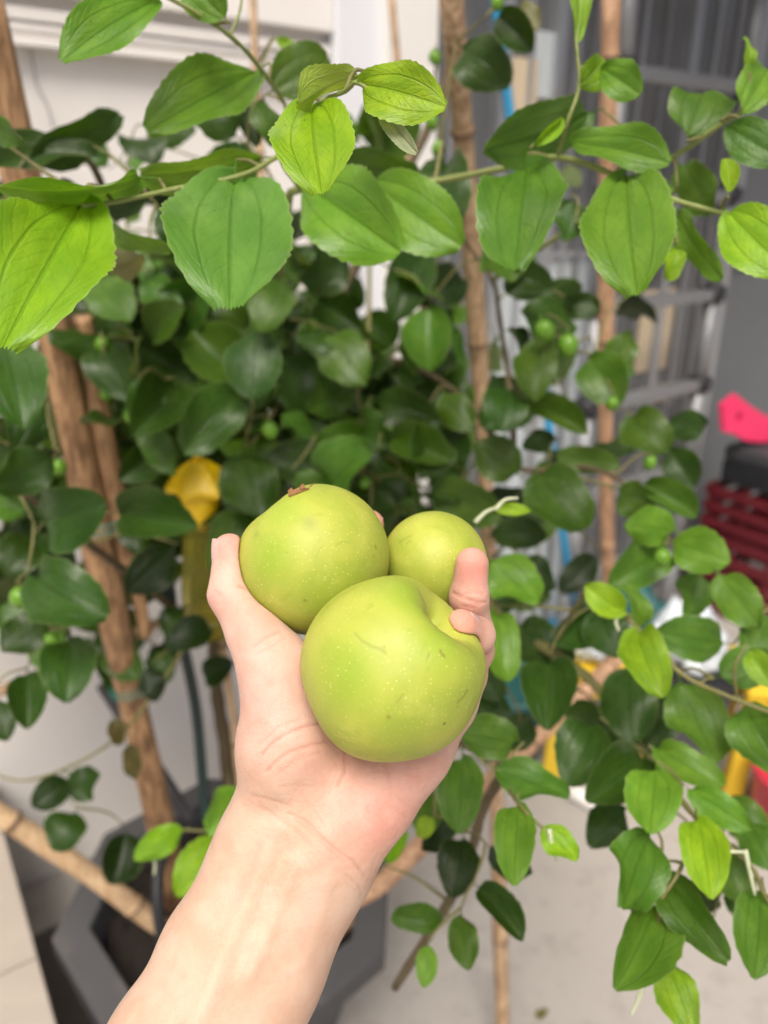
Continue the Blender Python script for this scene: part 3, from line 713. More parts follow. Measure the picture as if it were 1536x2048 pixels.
# leaves read off the photograph: base x,y  tip x,y  width (px)  distance  tip-distance offset  roll  colour  hero
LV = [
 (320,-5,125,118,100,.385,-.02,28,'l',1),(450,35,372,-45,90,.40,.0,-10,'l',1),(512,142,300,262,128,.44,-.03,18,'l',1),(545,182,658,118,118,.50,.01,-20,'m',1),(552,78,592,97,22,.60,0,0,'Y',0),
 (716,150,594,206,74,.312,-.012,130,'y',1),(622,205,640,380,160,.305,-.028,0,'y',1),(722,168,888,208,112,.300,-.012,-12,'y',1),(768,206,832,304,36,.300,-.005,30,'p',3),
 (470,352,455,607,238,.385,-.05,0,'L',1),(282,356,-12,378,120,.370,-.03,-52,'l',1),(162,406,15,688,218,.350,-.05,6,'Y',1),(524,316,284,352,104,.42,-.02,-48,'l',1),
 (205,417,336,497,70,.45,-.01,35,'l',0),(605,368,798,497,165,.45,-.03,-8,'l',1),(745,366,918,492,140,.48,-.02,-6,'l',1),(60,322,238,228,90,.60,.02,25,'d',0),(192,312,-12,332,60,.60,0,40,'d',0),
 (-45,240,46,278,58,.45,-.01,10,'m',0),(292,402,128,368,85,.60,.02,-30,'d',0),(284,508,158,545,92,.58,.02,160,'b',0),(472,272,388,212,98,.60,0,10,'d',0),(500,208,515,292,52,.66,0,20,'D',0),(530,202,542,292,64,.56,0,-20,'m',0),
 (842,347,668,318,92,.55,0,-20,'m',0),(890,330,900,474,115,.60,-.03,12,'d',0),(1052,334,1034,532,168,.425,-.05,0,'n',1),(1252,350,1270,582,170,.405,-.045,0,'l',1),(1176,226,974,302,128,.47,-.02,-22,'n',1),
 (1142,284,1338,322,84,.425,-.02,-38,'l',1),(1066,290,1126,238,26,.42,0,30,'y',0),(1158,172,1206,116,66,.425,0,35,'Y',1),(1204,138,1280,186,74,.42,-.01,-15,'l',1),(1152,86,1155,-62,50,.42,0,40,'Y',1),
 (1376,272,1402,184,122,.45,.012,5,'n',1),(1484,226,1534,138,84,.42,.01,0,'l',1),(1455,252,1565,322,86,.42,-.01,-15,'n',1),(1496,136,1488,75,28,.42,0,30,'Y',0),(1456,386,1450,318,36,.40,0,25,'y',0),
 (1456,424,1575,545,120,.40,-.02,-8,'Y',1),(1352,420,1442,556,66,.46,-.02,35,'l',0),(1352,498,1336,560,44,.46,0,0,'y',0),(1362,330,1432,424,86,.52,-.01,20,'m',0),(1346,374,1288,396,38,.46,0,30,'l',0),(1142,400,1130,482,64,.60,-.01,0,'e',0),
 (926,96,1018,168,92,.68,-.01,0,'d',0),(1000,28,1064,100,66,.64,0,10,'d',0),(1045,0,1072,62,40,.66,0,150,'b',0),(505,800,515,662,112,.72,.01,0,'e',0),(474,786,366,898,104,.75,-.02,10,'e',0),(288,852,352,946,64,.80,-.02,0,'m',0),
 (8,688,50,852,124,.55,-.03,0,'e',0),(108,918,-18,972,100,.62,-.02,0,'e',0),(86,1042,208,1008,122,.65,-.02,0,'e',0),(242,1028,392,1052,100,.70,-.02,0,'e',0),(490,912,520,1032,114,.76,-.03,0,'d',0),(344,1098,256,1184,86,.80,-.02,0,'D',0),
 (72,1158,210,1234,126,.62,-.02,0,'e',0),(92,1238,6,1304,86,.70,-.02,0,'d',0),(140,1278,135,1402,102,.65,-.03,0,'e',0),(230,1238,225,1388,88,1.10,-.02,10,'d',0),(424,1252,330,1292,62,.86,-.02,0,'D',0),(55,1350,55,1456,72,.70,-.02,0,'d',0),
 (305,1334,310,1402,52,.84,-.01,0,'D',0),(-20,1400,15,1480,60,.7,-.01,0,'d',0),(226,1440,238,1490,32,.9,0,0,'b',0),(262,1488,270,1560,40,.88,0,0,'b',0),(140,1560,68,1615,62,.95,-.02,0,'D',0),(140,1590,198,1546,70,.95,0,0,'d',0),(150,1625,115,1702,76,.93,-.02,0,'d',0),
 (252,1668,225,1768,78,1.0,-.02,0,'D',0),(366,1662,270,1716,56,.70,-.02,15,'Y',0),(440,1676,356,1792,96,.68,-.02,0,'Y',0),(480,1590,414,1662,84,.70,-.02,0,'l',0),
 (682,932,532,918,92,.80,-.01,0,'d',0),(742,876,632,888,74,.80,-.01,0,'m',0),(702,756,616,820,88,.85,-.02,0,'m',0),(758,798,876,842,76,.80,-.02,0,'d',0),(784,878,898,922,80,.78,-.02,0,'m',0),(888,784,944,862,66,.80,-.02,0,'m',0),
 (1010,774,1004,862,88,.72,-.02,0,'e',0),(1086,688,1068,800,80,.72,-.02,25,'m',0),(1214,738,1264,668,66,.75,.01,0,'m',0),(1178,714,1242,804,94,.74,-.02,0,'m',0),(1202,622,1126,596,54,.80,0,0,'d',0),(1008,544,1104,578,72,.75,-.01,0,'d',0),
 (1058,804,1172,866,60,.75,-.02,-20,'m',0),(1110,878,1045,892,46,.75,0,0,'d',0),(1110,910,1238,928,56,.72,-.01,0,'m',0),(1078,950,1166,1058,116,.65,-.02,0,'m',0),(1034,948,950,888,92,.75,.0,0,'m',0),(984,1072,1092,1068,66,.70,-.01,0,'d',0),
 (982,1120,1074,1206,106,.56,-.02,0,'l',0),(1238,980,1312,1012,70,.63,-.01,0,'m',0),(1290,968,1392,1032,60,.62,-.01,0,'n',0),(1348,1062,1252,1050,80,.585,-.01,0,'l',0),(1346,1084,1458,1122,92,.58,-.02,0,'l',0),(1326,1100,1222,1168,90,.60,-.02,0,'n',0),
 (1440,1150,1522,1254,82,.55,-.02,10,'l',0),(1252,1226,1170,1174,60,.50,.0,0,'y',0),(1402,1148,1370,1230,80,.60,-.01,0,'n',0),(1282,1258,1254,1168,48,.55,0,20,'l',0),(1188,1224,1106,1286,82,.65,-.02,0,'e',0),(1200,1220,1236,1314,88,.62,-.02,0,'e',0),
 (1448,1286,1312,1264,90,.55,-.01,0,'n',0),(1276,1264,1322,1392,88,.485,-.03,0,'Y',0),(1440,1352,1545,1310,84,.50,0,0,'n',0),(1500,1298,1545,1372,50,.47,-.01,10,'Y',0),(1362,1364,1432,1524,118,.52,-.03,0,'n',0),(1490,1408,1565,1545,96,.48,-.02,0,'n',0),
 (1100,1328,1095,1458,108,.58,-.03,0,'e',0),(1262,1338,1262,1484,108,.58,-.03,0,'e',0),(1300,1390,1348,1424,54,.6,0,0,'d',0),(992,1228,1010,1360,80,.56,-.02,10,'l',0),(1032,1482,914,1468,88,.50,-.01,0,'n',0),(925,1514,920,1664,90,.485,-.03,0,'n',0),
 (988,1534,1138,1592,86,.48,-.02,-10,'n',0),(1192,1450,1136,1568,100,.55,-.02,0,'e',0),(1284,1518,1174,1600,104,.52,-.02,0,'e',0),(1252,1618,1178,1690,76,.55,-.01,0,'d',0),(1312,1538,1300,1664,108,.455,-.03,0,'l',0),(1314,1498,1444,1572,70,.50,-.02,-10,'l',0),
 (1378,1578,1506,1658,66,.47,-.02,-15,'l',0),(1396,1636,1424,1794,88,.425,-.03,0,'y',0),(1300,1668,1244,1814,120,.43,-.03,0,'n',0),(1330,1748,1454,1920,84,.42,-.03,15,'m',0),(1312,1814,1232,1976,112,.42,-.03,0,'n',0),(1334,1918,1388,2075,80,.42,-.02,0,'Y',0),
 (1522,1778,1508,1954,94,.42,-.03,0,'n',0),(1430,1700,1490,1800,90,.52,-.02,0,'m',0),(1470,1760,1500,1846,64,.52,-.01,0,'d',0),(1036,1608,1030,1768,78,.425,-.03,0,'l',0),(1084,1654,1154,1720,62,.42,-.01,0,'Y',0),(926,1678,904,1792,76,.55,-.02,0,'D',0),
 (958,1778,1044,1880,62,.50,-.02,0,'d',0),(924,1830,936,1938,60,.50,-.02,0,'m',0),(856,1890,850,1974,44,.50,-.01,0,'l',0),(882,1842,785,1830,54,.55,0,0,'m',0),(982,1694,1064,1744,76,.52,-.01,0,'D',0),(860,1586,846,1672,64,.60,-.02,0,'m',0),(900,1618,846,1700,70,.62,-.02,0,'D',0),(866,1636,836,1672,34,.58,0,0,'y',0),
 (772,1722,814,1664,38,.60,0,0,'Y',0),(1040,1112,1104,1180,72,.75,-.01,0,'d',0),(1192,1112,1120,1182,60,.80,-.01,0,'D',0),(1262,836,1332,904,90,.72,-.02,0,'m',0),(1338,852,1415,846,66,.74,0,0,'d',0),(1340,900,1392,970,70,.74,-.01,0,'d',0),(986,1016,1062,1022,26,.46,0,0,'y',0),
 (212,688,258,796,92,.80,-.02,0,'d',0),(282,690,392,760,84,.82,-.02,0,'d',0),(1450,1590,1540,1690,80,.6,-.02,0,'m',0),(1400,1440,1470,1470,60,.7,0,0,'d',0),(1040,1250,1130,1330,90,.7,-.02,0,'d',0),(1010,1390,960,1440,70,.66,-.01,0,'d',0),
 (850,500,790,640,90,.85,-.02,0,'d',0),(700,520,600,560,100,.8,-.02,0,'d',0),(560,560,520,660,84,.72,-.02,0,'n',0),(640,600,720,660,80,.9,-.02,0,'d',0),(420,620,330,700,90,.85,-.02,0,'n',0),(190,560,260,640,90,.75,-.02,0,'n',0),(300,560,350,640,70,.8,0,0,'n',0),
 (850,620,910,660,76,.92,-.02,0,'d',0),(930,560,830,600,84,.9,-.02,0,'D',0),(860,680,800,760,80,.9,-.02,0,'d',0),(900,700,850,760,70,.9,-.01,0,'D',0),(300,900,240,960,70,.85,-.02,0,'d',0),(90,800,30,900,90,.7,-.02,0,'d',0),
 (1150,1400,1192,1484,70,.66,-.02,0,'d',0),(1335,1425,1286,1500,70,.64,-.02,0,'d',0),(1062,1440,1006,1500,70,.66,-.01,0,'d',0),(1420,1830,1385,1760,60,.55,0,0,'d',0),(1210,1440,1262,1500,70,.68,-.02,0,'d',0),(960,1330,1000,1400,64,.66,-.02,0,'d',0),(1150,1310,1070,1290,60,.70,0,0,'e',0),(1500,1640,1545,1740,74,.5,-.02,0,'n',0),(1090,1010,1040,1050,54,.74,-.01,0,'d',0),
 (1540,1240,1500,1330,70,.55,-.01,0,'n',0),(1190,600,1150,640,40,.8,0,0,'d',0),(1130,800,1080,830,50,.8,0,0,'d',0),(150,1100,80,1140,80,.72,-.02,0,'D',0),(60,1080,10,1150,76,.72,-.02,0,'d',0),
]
si = 0
for k, (bx, by, tx, ty, w, z, dz, roll, c, hero) in enumerate(LV):
    b = P(bx, by, z - dz * .4); t = P(tx, ty, z + dz)
    wid = w / FPX * z
    if hero == 3: me = HERO[3]
    elif hero: me = HERO[k % 3]
    else: me = STD[k % 8]
    put_leaf(me, b, t, wid, c, roll + (0 if hero else random.uniform(-12, 12)))
n_hand = len(LV)

# main stems and limbs
def branch(pts, r0, r1, m='twig', name='branch'):
    p = smooth_path([tuple(P(*q)) for q in pts], 7); rr = np.linspace(r0, r1, len(p)) * (1 + .08 * np.sin(np.arange(len(p)) * 1.9))
    MB().tube(p, rr.tolist(), 8).build(name, M[m], tree, True); net.append(p)
net = []
soil_pt = tuple(CMI @ Vector((-.27, 1.03, PH - .08))); sp_ = (CX + FPX * soil_pt[0] / -soil_pt[2], CY - FPX * soil_pt[1] / -soil_pt[2], -soil_pt[2])
branch([sp_, (456, 1540, 1.30), (436, 1400, 1.24), (430, 1285, 1.2), (470, 1050, 1.10), (590, 760, 1.02), (740, 480, .98), (880, 200, .95), (900, 20, .92)], .0135, .004, 'bark', 'trunk')
branch([(470, 1050, 1.10), (380, 860, 1.0), (300, 640, .92), (240, 480, .78), (190, 340, .66), (120, 280, .62)], .008, .002, 'bark')
branch([(430, 1285, 1.2), (300, 1180, 1.02), (180, 1090, .82), (80, 1010, .72), (-40, 930, .65)], .007, .002, 'bark')
branch([(450, 1150, 1.15), (640, 1050, 1.02), (860, 1080, .9), (1010, 1245, .76), (1100, 1302, .67), (1185, 1365, .63), (1270, 1482, .58), (1332, 1562, .50), (1395, 1640, .445)], .008, .0016)
branch([(590, 760, 1.02), (780, 720, .92), (930, 800, .85), (1030, 932, .76), (1150, 932, .72), (1240, 962, .68), (1342, 1080, .60), (1440, 1150, .56)], .0042, .0013, 'bark')
branch([(1030, 932, .76), (1022, 800, .78), (1000, 640, .82), (985, 560, .8), (930, 480, .78), (880, 360, .72)], .0034, .0016, 'bark')
branch([(590, 760, 1.02), (560, 560, .80), (575, 420, .56), (600, 378, .49), (720, 374, .53), (870, 362, .55), (1010, 336, .50), (1115, 315, .45), (1230, 350, .43), (1332, 394, .42), (1442, 425, .41), (1570, 446, .40)], .0032, .0011, 'stem')
branch([(600, 378, .49), (560, 310, .42), (620, 222, .335), (690, 182, .312), (716, 166, .305), (770, 207, .302)], .0013, .0008, 'stem')
branch([(560, 310, .42), (485, 350, .40), (350, 378, .39), (240, 402, .375), (165, 413, .36)], .0014, .0011, 'stem')
branch([(560, 310, .42), (575, 225, .48), (530, 150, .45), (460, 72, .415), (330, -8, .39), (180, -60, .37)], .0016, .0010, 'stem')
branch([(460, 72, .415), (480, 20, .42), (485, -40, .42)], .0008, .0007, 'stem')
branch([(1115, 315, .45), (1135, 245, .43), (1158, 172, .425), (1153, 84, .42), (1150, -40, .42)], .0012, .0008, 'stem')
branch([(985, 560, .8), (1150, 450, .60), (1290, 352, .49), (1380, 292, .455), (1470, 232, .43), (1570, 190, .42)], .0024, .0012, 'stem')
branch([(1100, 1302, .67), (1190, 1170, .52), (1260, 1242, .505), (1360, 1345, .50), (1450, 1390, .48), (1570, 1436, .46)], .0022, .0013)
branch([(560, 1500, 1.28), (700, 1540, 1.0), (960, 1480, .72), (1000, 1540, .56), (965, 1620, .57), (930, 1745, .58), (880, 1832, .60), (790, 1975, .64)], .0042, .0036, 'bark')
branch([(1000, 1540, .56), (1035, 1605, .44), (1085, 1656, .42)], .0014, .0008)
branch([(1395, 1640, .445), (1360, 1740, .42), (1318, 1816, .42), (1334, 1920, .42)], .0013, .0008)
branch([(1395, 1640, .445), (1500, 1730, .42), (1524, 1780, .42), (1580, 1880, .42)], .0013, .0009)
branch([(740, 480, .98), (735, 700, .90), (715, 790, .86), (738, 880, .85), (720, 960, .86)], .0028, .0012)
branch([(590, 760, 1.02), (500, 890, .80), (508, 800, .74)], .0022, .0012)
branch([(470, 1050, 1.10), (420, 1200, 1.0), (300, 1400, .92), (200, 1500, .93), (60, 1560, .96), (-40, 1540, .97)], .0030, .0012)
branch([(456, 1540, 1.30), (470, 1640, 1.0), (440, 1660, .74), (368, 1660, .70)], .0020, .0010)

# inner foliage: leaves filling the crown's volume, the largest shown ones as leaves of their own, the rest as one mass
mass = []
cen = P(500, 830, 1.02); n_obj = 300 - n_hand
cand = []
while len(cand) < 760:
    g_ = RNG.normal(0, 1, 3); g_ /= np.linalg.norm(g_); q = RNG.uniform(0, 1) ** (1 / 2.2)
    p = cen + Vector((g_[0] * .66 * q, g_[1] * .30 * q, g_[2] * .42 * q))
    pc = CMI @ p; px, py, z = CX + FPX * pc.x / -pc.z, CY - FPX * pc.y / -pc.z, -pc.z
    if z < .72: continue
    if p.y - FO.y - (p.x - FO.x) * FA.y / FA.x > -.06: continue       # keep off the wall
    # the crown thins out to the right, low down and high up, as in the photograph
    dens = 1.0
    if px > 1290: continue
    if px > 900: dens *= (.20 if 460 < py < 1050 and px < 1200 else .10) if px > 1000 else .5
    if py > 1180: dens *= .5 if px < 330 and py < 1380 else .12
    if py < 470: dens *= .22
    if 640 < px < 900 and 440 < py < 640: dens *= .35
    if RNG.uniform() > dens: continue
    tt = (py + 40) / 1855; zp = 1 / ((1 - tt) / .64 + tt / 1.335)
    if abs(px - (-40 + 393 * tt) - 10) < 135 and z < zp + .04: continue     # not in front of the split pole
    if abs(px - (935 + (py - 400) * .066)) < 78 and 300 < py < 930 and z < 1.16: continue  # nor of the tall stake
    if 310 < px < 490 and 860 < py < 1300 and z < .92: continue             # nor of the trap
    cand.append((z, p))
cand.sort(key=lambda x: x[0])
for k, (z, p) in enumerate(cand):
    d = Vector((RNG.normal(0, .8), RNG.normal(-.25, .6), RNG.normal(-.45, .55))).normalized(); L = RNG.uniform(.042, .085)
    nrm = (Zv * .75 + (CAMP - p).normalized() * .8 + Vector(RNG.normal(0, .45, 3))).normalized()
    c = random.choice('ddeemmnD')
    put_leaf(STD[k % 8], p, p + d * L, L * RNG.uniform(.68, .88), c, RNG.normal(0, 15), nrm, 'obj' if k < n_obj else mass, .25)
def build_mass():
    V = []; Fc = []; UV = []; CL = []; off = 0; cache = {}
    for me, MX, c in mass:
        if me.name not in cache:
            v = np.zeros(len(me.vertices) * 3); me.vertices.foreach_get('co', v); ul = me.uv_layers[0]; uv = np.zeros(len(me.loops) * 2); ul.data.foreach_get('uv', uv)
            cache[me.name] = (v.reshape(-1, 3), [tuple(p.vertices) for p in me.polygons], uv)
        v, fs, uv = cache[me.name]; A = np.array(MX)
        V.append(v @ A[:3, :3].T + A[:3, 3]); Fc += [tuple(i + off for i in q) for q in fs]; off += len(v); UV.append(uv); CL.append(np.tile((*c, 1), (len(v), 1)))
    o = mesh('foliage', np.vstack(V), Fc, M['leaf_mass'], tree, True); o['kind'] = 'stuff'
    o.data.uv_layers.new(name='UVMap').data.foreach_set('uv', np.concatenate(UV)); at = o.data.color_attributes.new('leaf_col', 'FLOAT_COLOR', 'POINT'); at.data.foreach_set('color', np.vstack(CL).ravel())
build_mass()

# small green fruit on stalks
def jujube_mesh():
    mb = MB(); mb.lathe((0, 0, 0), (0, 0, 1), [(.001, -1.15), (.35, -1.08), (.68, -.85), (.90, -.45), (.98, 0), (.92, .45), (.70, .85), (.38, 1.06), (.12, 1.02), (.10, 1.0), (.07, 1.5), (.06, 1.7)], 14)
    me = bpy.data.meshes.new('small_fruit'); me.from_pydata(mb.v, [], mb.f); me.polygons.foreach_set('use_smooth', [True] * len(me.polygons)); me.materials.append(M['small_fruit']); return me
JM = jujube_mesh()
for (x, y, r, z) in ((540, 860, 17, .76), (1090, 662, 20, .70), (1136, 692, 21, .71), (40, 1195, 21, .64), (1325, 1115, 17, .56), (265, 830, 17, .8), (750, 888, 13, .82), (626, 655, 15, .88), (605, 620, 12, .88), (870, 115, 13, .8), (864, 245, 14, .82), (877, 297, 14, .82),
                     (1225, 808, 13, .72), (1300, 926, 14, .70), (214, 785, 15, .8), (995, 5, 13, .62), (118, 935, 16, .70), (730, 965, 12, .8), (70, 1120, 15, .74), (104, 1280, 14, .68), (205, 690, 15, .8)):
    o = bpy.data.objects.new('small_fruit', JM); COL.objects.link(o); o.parent = tree; p = P(x, y, z); s_ = r / FPX * z
    o.location = p - TW; o.scale = (s_, s_, s_); o.rotation_euler = (random.uniform(-.5, .5), random.uniform(-.5, .5), 0); leaf_bases.append(p + Zv * s_ * 1.65)
# woolly young shoots
for pts in (((1490, 1700, .42), (1500, 1745, .42), (1510, 1790, .42)), ((1378, 1672, .43), (1440, 1700, .42), (1490, 1704, .42)), ((1098, 1658, .42), (1104, 1690, .42), (1112, 1722, .42)), ((990, 1020, .46), (1010, 1000, .46), (1036, 996, .46)), ((1234, 1232, .5), (1232, 1246, .5), (1238, 1262, .5)), ((1284, 1972, .42), (1276, 2000, .42), (1262, 2030, .42)), ((306, 1710, .7), (310, 1730, .7), (308, 1750, .7)), ((950, 1045, .46), (972, 1024, .46), (992, 1016, .46))):
    p = smooth_path([tuple(P(*q)) for q in pts], 5); MB().tube(p, np.linspace(.0016, .0008, len(p)).tolist(), 7).build('young_shoot', mat_plain('wool', (.50, .54, .36), .8, .15, 200, .4) if 'wool' not in bpy.data.materials else bpy.data.materials['wool'], tree, True); net.append(p)

# twigs joining every leaf stalk to the nearest stem
tips = np.array([tuple(b) for b in leaf_bases]); pts = np.vstack([np.array(p) for p in net])
dist = np.full(len(tips), 1e9); near = np.zeros((len(tips), 3))
def upd(new):
    d = np.linalg.norm(tips[:, None, :] - new[None], axis=2); j = d.argmin(1); dm = d[np.arange(len(tips)), j]; m_ = dm < dist; dist[m_] = dm[m_]; near[m_] = new[j[m_]]
upd(pts); done = np.zeros(len(tips), bool); tw = MB()
for _ in range(len(tips)):
    i = int(np.where(done, 1e9, dist).argmin()); done[i] = True; a, b = near[i].copy(), tips[i].copy(); L = np.linalg.norm(b - a)
    if L < .004: continue
    mid = (a + b) / 2 + np.array((0, 0, .10 * L)) + RNG.normal(0, .05 * L, 3); pp = smooth_path([a, mid, b], 5)
    r0 = .0009 + min(.0012, L * .009); tw.tube(pp, np.linspace(r0, .0007, len(pp)).tolist(), 6); upd(pp[1:])
o = tw.build('twigs', M['twig'], tree, True); o['kind'] = 'stuff'
fl_ = bpy.data.objects.new('fallen_leaf', STD[1]); COL.objects.link(fl_); fl_.location = floor_pt(1072, 2040) + Zv * .006; fl_.scale = (.022, .026, .022); fl_.rotation_euler = (.15, .1, -1.1); fl_.color = (.16, .15, .04, 1)
tag(fl_, 'small withered fallen leaf lying on the bare concrete floor', 'leaf')
# ------------------------------------------------------------------ the three fruits (camera-axis coordinates: x right, y up, z towards the camera)
class Fruit:
    def __init__(s, px, py, z, r, axis, cav, sig, flat, seed, lump=.02):
        s.c = C(px, py, z); s.r = r; s.ax = np.array(axis, float); s.ax /= np.linalg.norm(s.ax); s.cav = cav; s.sig = sig; s.flat = flat; s.lump = lump
        rs = np.random.default_rng(seed); s.k = rs.normal(0, 1, (5, 3)) * 1.6; s.ph = rs.uniform(0, 6.28, 5)
        a = np.cross(s.ax, (0, 0, 1.0)); s.a = a / np.linalg.norm(a); s.b = np.cross(s.ax, s.a)
    def R(s, n):
        """radius in unit direction n (…,3)"""
        ct = np.clip(n @ s.ax, -1, 1); th = np.arccos(ct); phi = np.arctan2(n @ s.b, n @ s.a)
        r = 1 - s.cav * np.exp(-(th / s.sig) ** 2) * (1 + .10 * np.cos(3 * phi + s.ph[0])) + .035 * np.exp(-((th - s.sig * 1.75) / (s.sig * .8)) ** 2) * (s.cav > .2)
        r = r - s.flat * np.exp(-((np.pi - th) / .45) ** 2)
        r = r + .012 * s.cav * np.cos(9 * phi + s.ph[1] + 2 * np.sin(phi)) * np.exp(-((th - s.sig * .9) / (.30)) ** 2)
        for k in range(5): r = r + s.lump * np.sin(n @ s.k[k] + s.ph[k]) / (1 + .5 * k)
        return s.r * r
    def sdf(s, p):
        d = p - s.c; l = np.linalg.norm(d, axis=-1) + 1e-9; return l - s.R(d / l[..., None])
    def hit(s, px, py):
        """front surface point under a pixel"""
        d = np.array(((px - CX) / FPX, -(py - CY) / FPX, -1.0)); t = np.linspace((-s.c[2] - s.r * 1.1), -s.c[2] + s.r * .3, 400)
        q = d[None] * t[:, None]; f = s.sdf(q); i = np.where(f < 0)[0]; return q[i[0]] if len(i) else q[f.argmin()]
F1 = Fruit(784, 1338, .268, .0312, (.68, .68, .22), .42, .38, .02, 3, .018)
F2 = Fruit(629, 1117, .305, .0299, (-.62, .78, .02), .15, .36, .02, 5, .014)
F3 = Fruit(869, 1126, .325, .0223, (-.3, -.6, -.7), .2, .35, .0, 9, .008)
FR = [F1, F2, F3]
def cam2world(Q): return Q @ CMn[:3, :3].T + CMn[:3, 3]
def polydist(Q, line):
    d = np.full(len(Q), 1e9)
    for a, b in zip(line[:-1], line[1:]):
        a, b = np.array(a, float), np.array(b, float); ab = b - a; t = np.clip(((Q - a) @ ab) / (ab @ ab + 1e-12), 0, 1); d = np.minimum(d, np.linalg.norm(Q - (a + t[:, None] * ab), axis=1))
    return d
def build_fruit(fr, label, marks, greens):
    nt, npn = 250, 400; th = np.linspace(0, np.pi, nt + 1)[1:-1]; ph = np.linspace(0, 2 * np.pi, npn, endpoint=False); T, Ph = np.meshgrid(th, ph, indexing='ij')
    n = (np.cos(T)[..., None] * fr.ax + np.sin(T)[..., None] * (np.cos(Ph)[..., None] * fr.a + np.sin(Ph)[..., None] * fr.b)).reshape(-1, 3)
    n = np.vstack([n, fr.ax, -fr.ax]); Q = fr.c + n * fr.R(n)[:, None]; Fc = []
    for i in range(nt - 2):
        for k in range(npn):
            k2 = (k + 1) % npn; Fc.append((i * npn + k, i * npn + k2, (i + 1) * npn + k2, (i + 1) * npn + k))
    N = (nt - 1) * npn
    for k in range(npn): Fc.append((N, (k + 1) % npn, k)); Fc.append((N + 1, (nt - 2) * npn + k, (nt - 2) * npn + (k + 1) % npn))
    W = cam2world(Q); e = empty('green_fruit', Vector(cam2world(fr.c[None])[0]), label, 'fruit', 'large green fruit held in the hand')
    # winding check
    o = mesh('flesh', W, Fc, M['fruit'], e, True, org=cam2world(fr.c[None])[0])
    import bmesh
    bm = bmesh.new(); bm.from_mesh(o.data); bmesh.ops.recalc_face_normals(bm, faces=bm.faces); bm.to_mesh(o.data); bm.free()
    col = np.zeros((len(Q), 4)); col[:, 3] = 1
    for kind, wdt, pl_ in marks:
        L3 = [fr.hit(*p) for p in pl_]; 
        if len(L3) == 1: L3 = L3 * 2
        d = polydist(Q, L3); col[:, {'scar': 0, 'brown': 2}[kind]] = np.maximum(col[:, {'scar': 0, 'brown': 2}[kind]], np.exp(-(d / wdt) ** 2))
    for (px, py, s_) in greens:
        d = np.linalg.norm(Q - fr.hit(px, py), axis=1); col[:, 1] = np.maximum(col[:, 1], np.exp(-(d / s_) ** 2))
    at = o.data.color_attributes.new('mark', 'FLOAT_COLOR', 'POINT'); at.data.foreach_set('color', col.ravel()); return e
e1 = build_fruit(F1, 'largest speckled green fruit with a deep stem hollow, resting in the palm', [('scar', .0005, [(710, 1268), (722, 1282), (742, 1294), (760, 1299), (770, 1306)]), ('scar', .0004, [(760, 1299), (768, 1294)]), ('brown', .0005, [(881, 1302), (884, 1308), (888, 1312)]), ('brown', .0005, [(848, 1224), (852, 1230)]), ('brown', .0004, [(935, 1380), (925, 1395), (915, 1405)]), ('scar', .0005, [(795, 1405), (806, 1392)]), ('brown', .0006, [(777, 1434)]), ('scar', .0004, [(856, 1318), (860, 1308)]), ('brown', .0004, [(915, 1414)]), ('scar', .0004, [(836, 1176), (842, 1196), (850, 1205)])], [(690, 1340, .012), (880, 1290, .010), (820, 1190, .012)])
e2 = build_fruit(F2, 'green fruit with a brown dried calyx on top, pressed by the thumb', [('brown', .0006, [(610, 1201)]), ('brown', .0005, [(751, 1092), (752, 1098)]), ('scar', .003, [(620, 1046)]), ('brown', .0004, [(748, 1112)]), ('scar', .0004, [(573, 1106)]), ('scar', .0015, [(512, 1070)])], [(540, 1110, .010), (560, 1020, .010)])
e3 = build_fruit(F3, 'smaller green fruit behind the others, held by the ring finger', [('scar', .0006, [(800, 1085), (815, 1075), (822, 1072)]), ('scar', .0005, [(812, 1088), (820, 1082)])], [])
# stalk in the hollow of the big fruit, dried calyx on the second
def cw_(q): return Vector(cam2world(np.array(q)[None])[0])
stem0 = F1.c + F1.ax * F1.R(F1.ax[None])[0]
MB().tube([cw_(stem0 - F1.ax * .002), cw_(stem0 + F1.ax * .002), cw_(stem0 + F1.ax * .0045 + np.array((-.0005, .0006, 0)))], [.0013, .0010, .0012], 8).build('stem_stub', M['husk'], e1.children[0], True)
def husk():
    mb = MB(); base = F2.hit(600, 990); rs = np.random.default_rng(4)
    for k in range(4):
        p0 = F2.hit(582 + k * 11, 992 - k * 4) ; nrm = (p0 - F2.c); nrm /= np.linalg.norm(nrm)
        V = []; n = 5
        for i in range(n):
            for j in range(3):
                V.append(cw_(p0 + np.array((.0024 * i / n * (1 if k % 2 else -.6) + .0008 * j, .0006 * j + .0003 * i, .0)) + nrm * (.0002 + .0006 * math.sin(i * 1.3 + k) ** 2 + .0002 * j)))
        mb.add(V, [(i * 3 + j, i * 3 + j + 1, i * 3 + j + 4, i * 3 + j + 3) for i in range(n - 1) for j in range(2)])
    p0, p1 = F2.hit(578, 994), F2.hit(618, 979); up = p0 - F2.c; up /= np.linalg.norm(up)
    mb.tube([cw_(p0 + up * .0003), cw_((p0 * .6 + p1 * .4) + up * .0009), cw_(p1 + up * .0004)], [.0007, .0014, .0005], 7)
    mb.build('dried_calyx', M['husk'], e2.children[0], True)
husk()

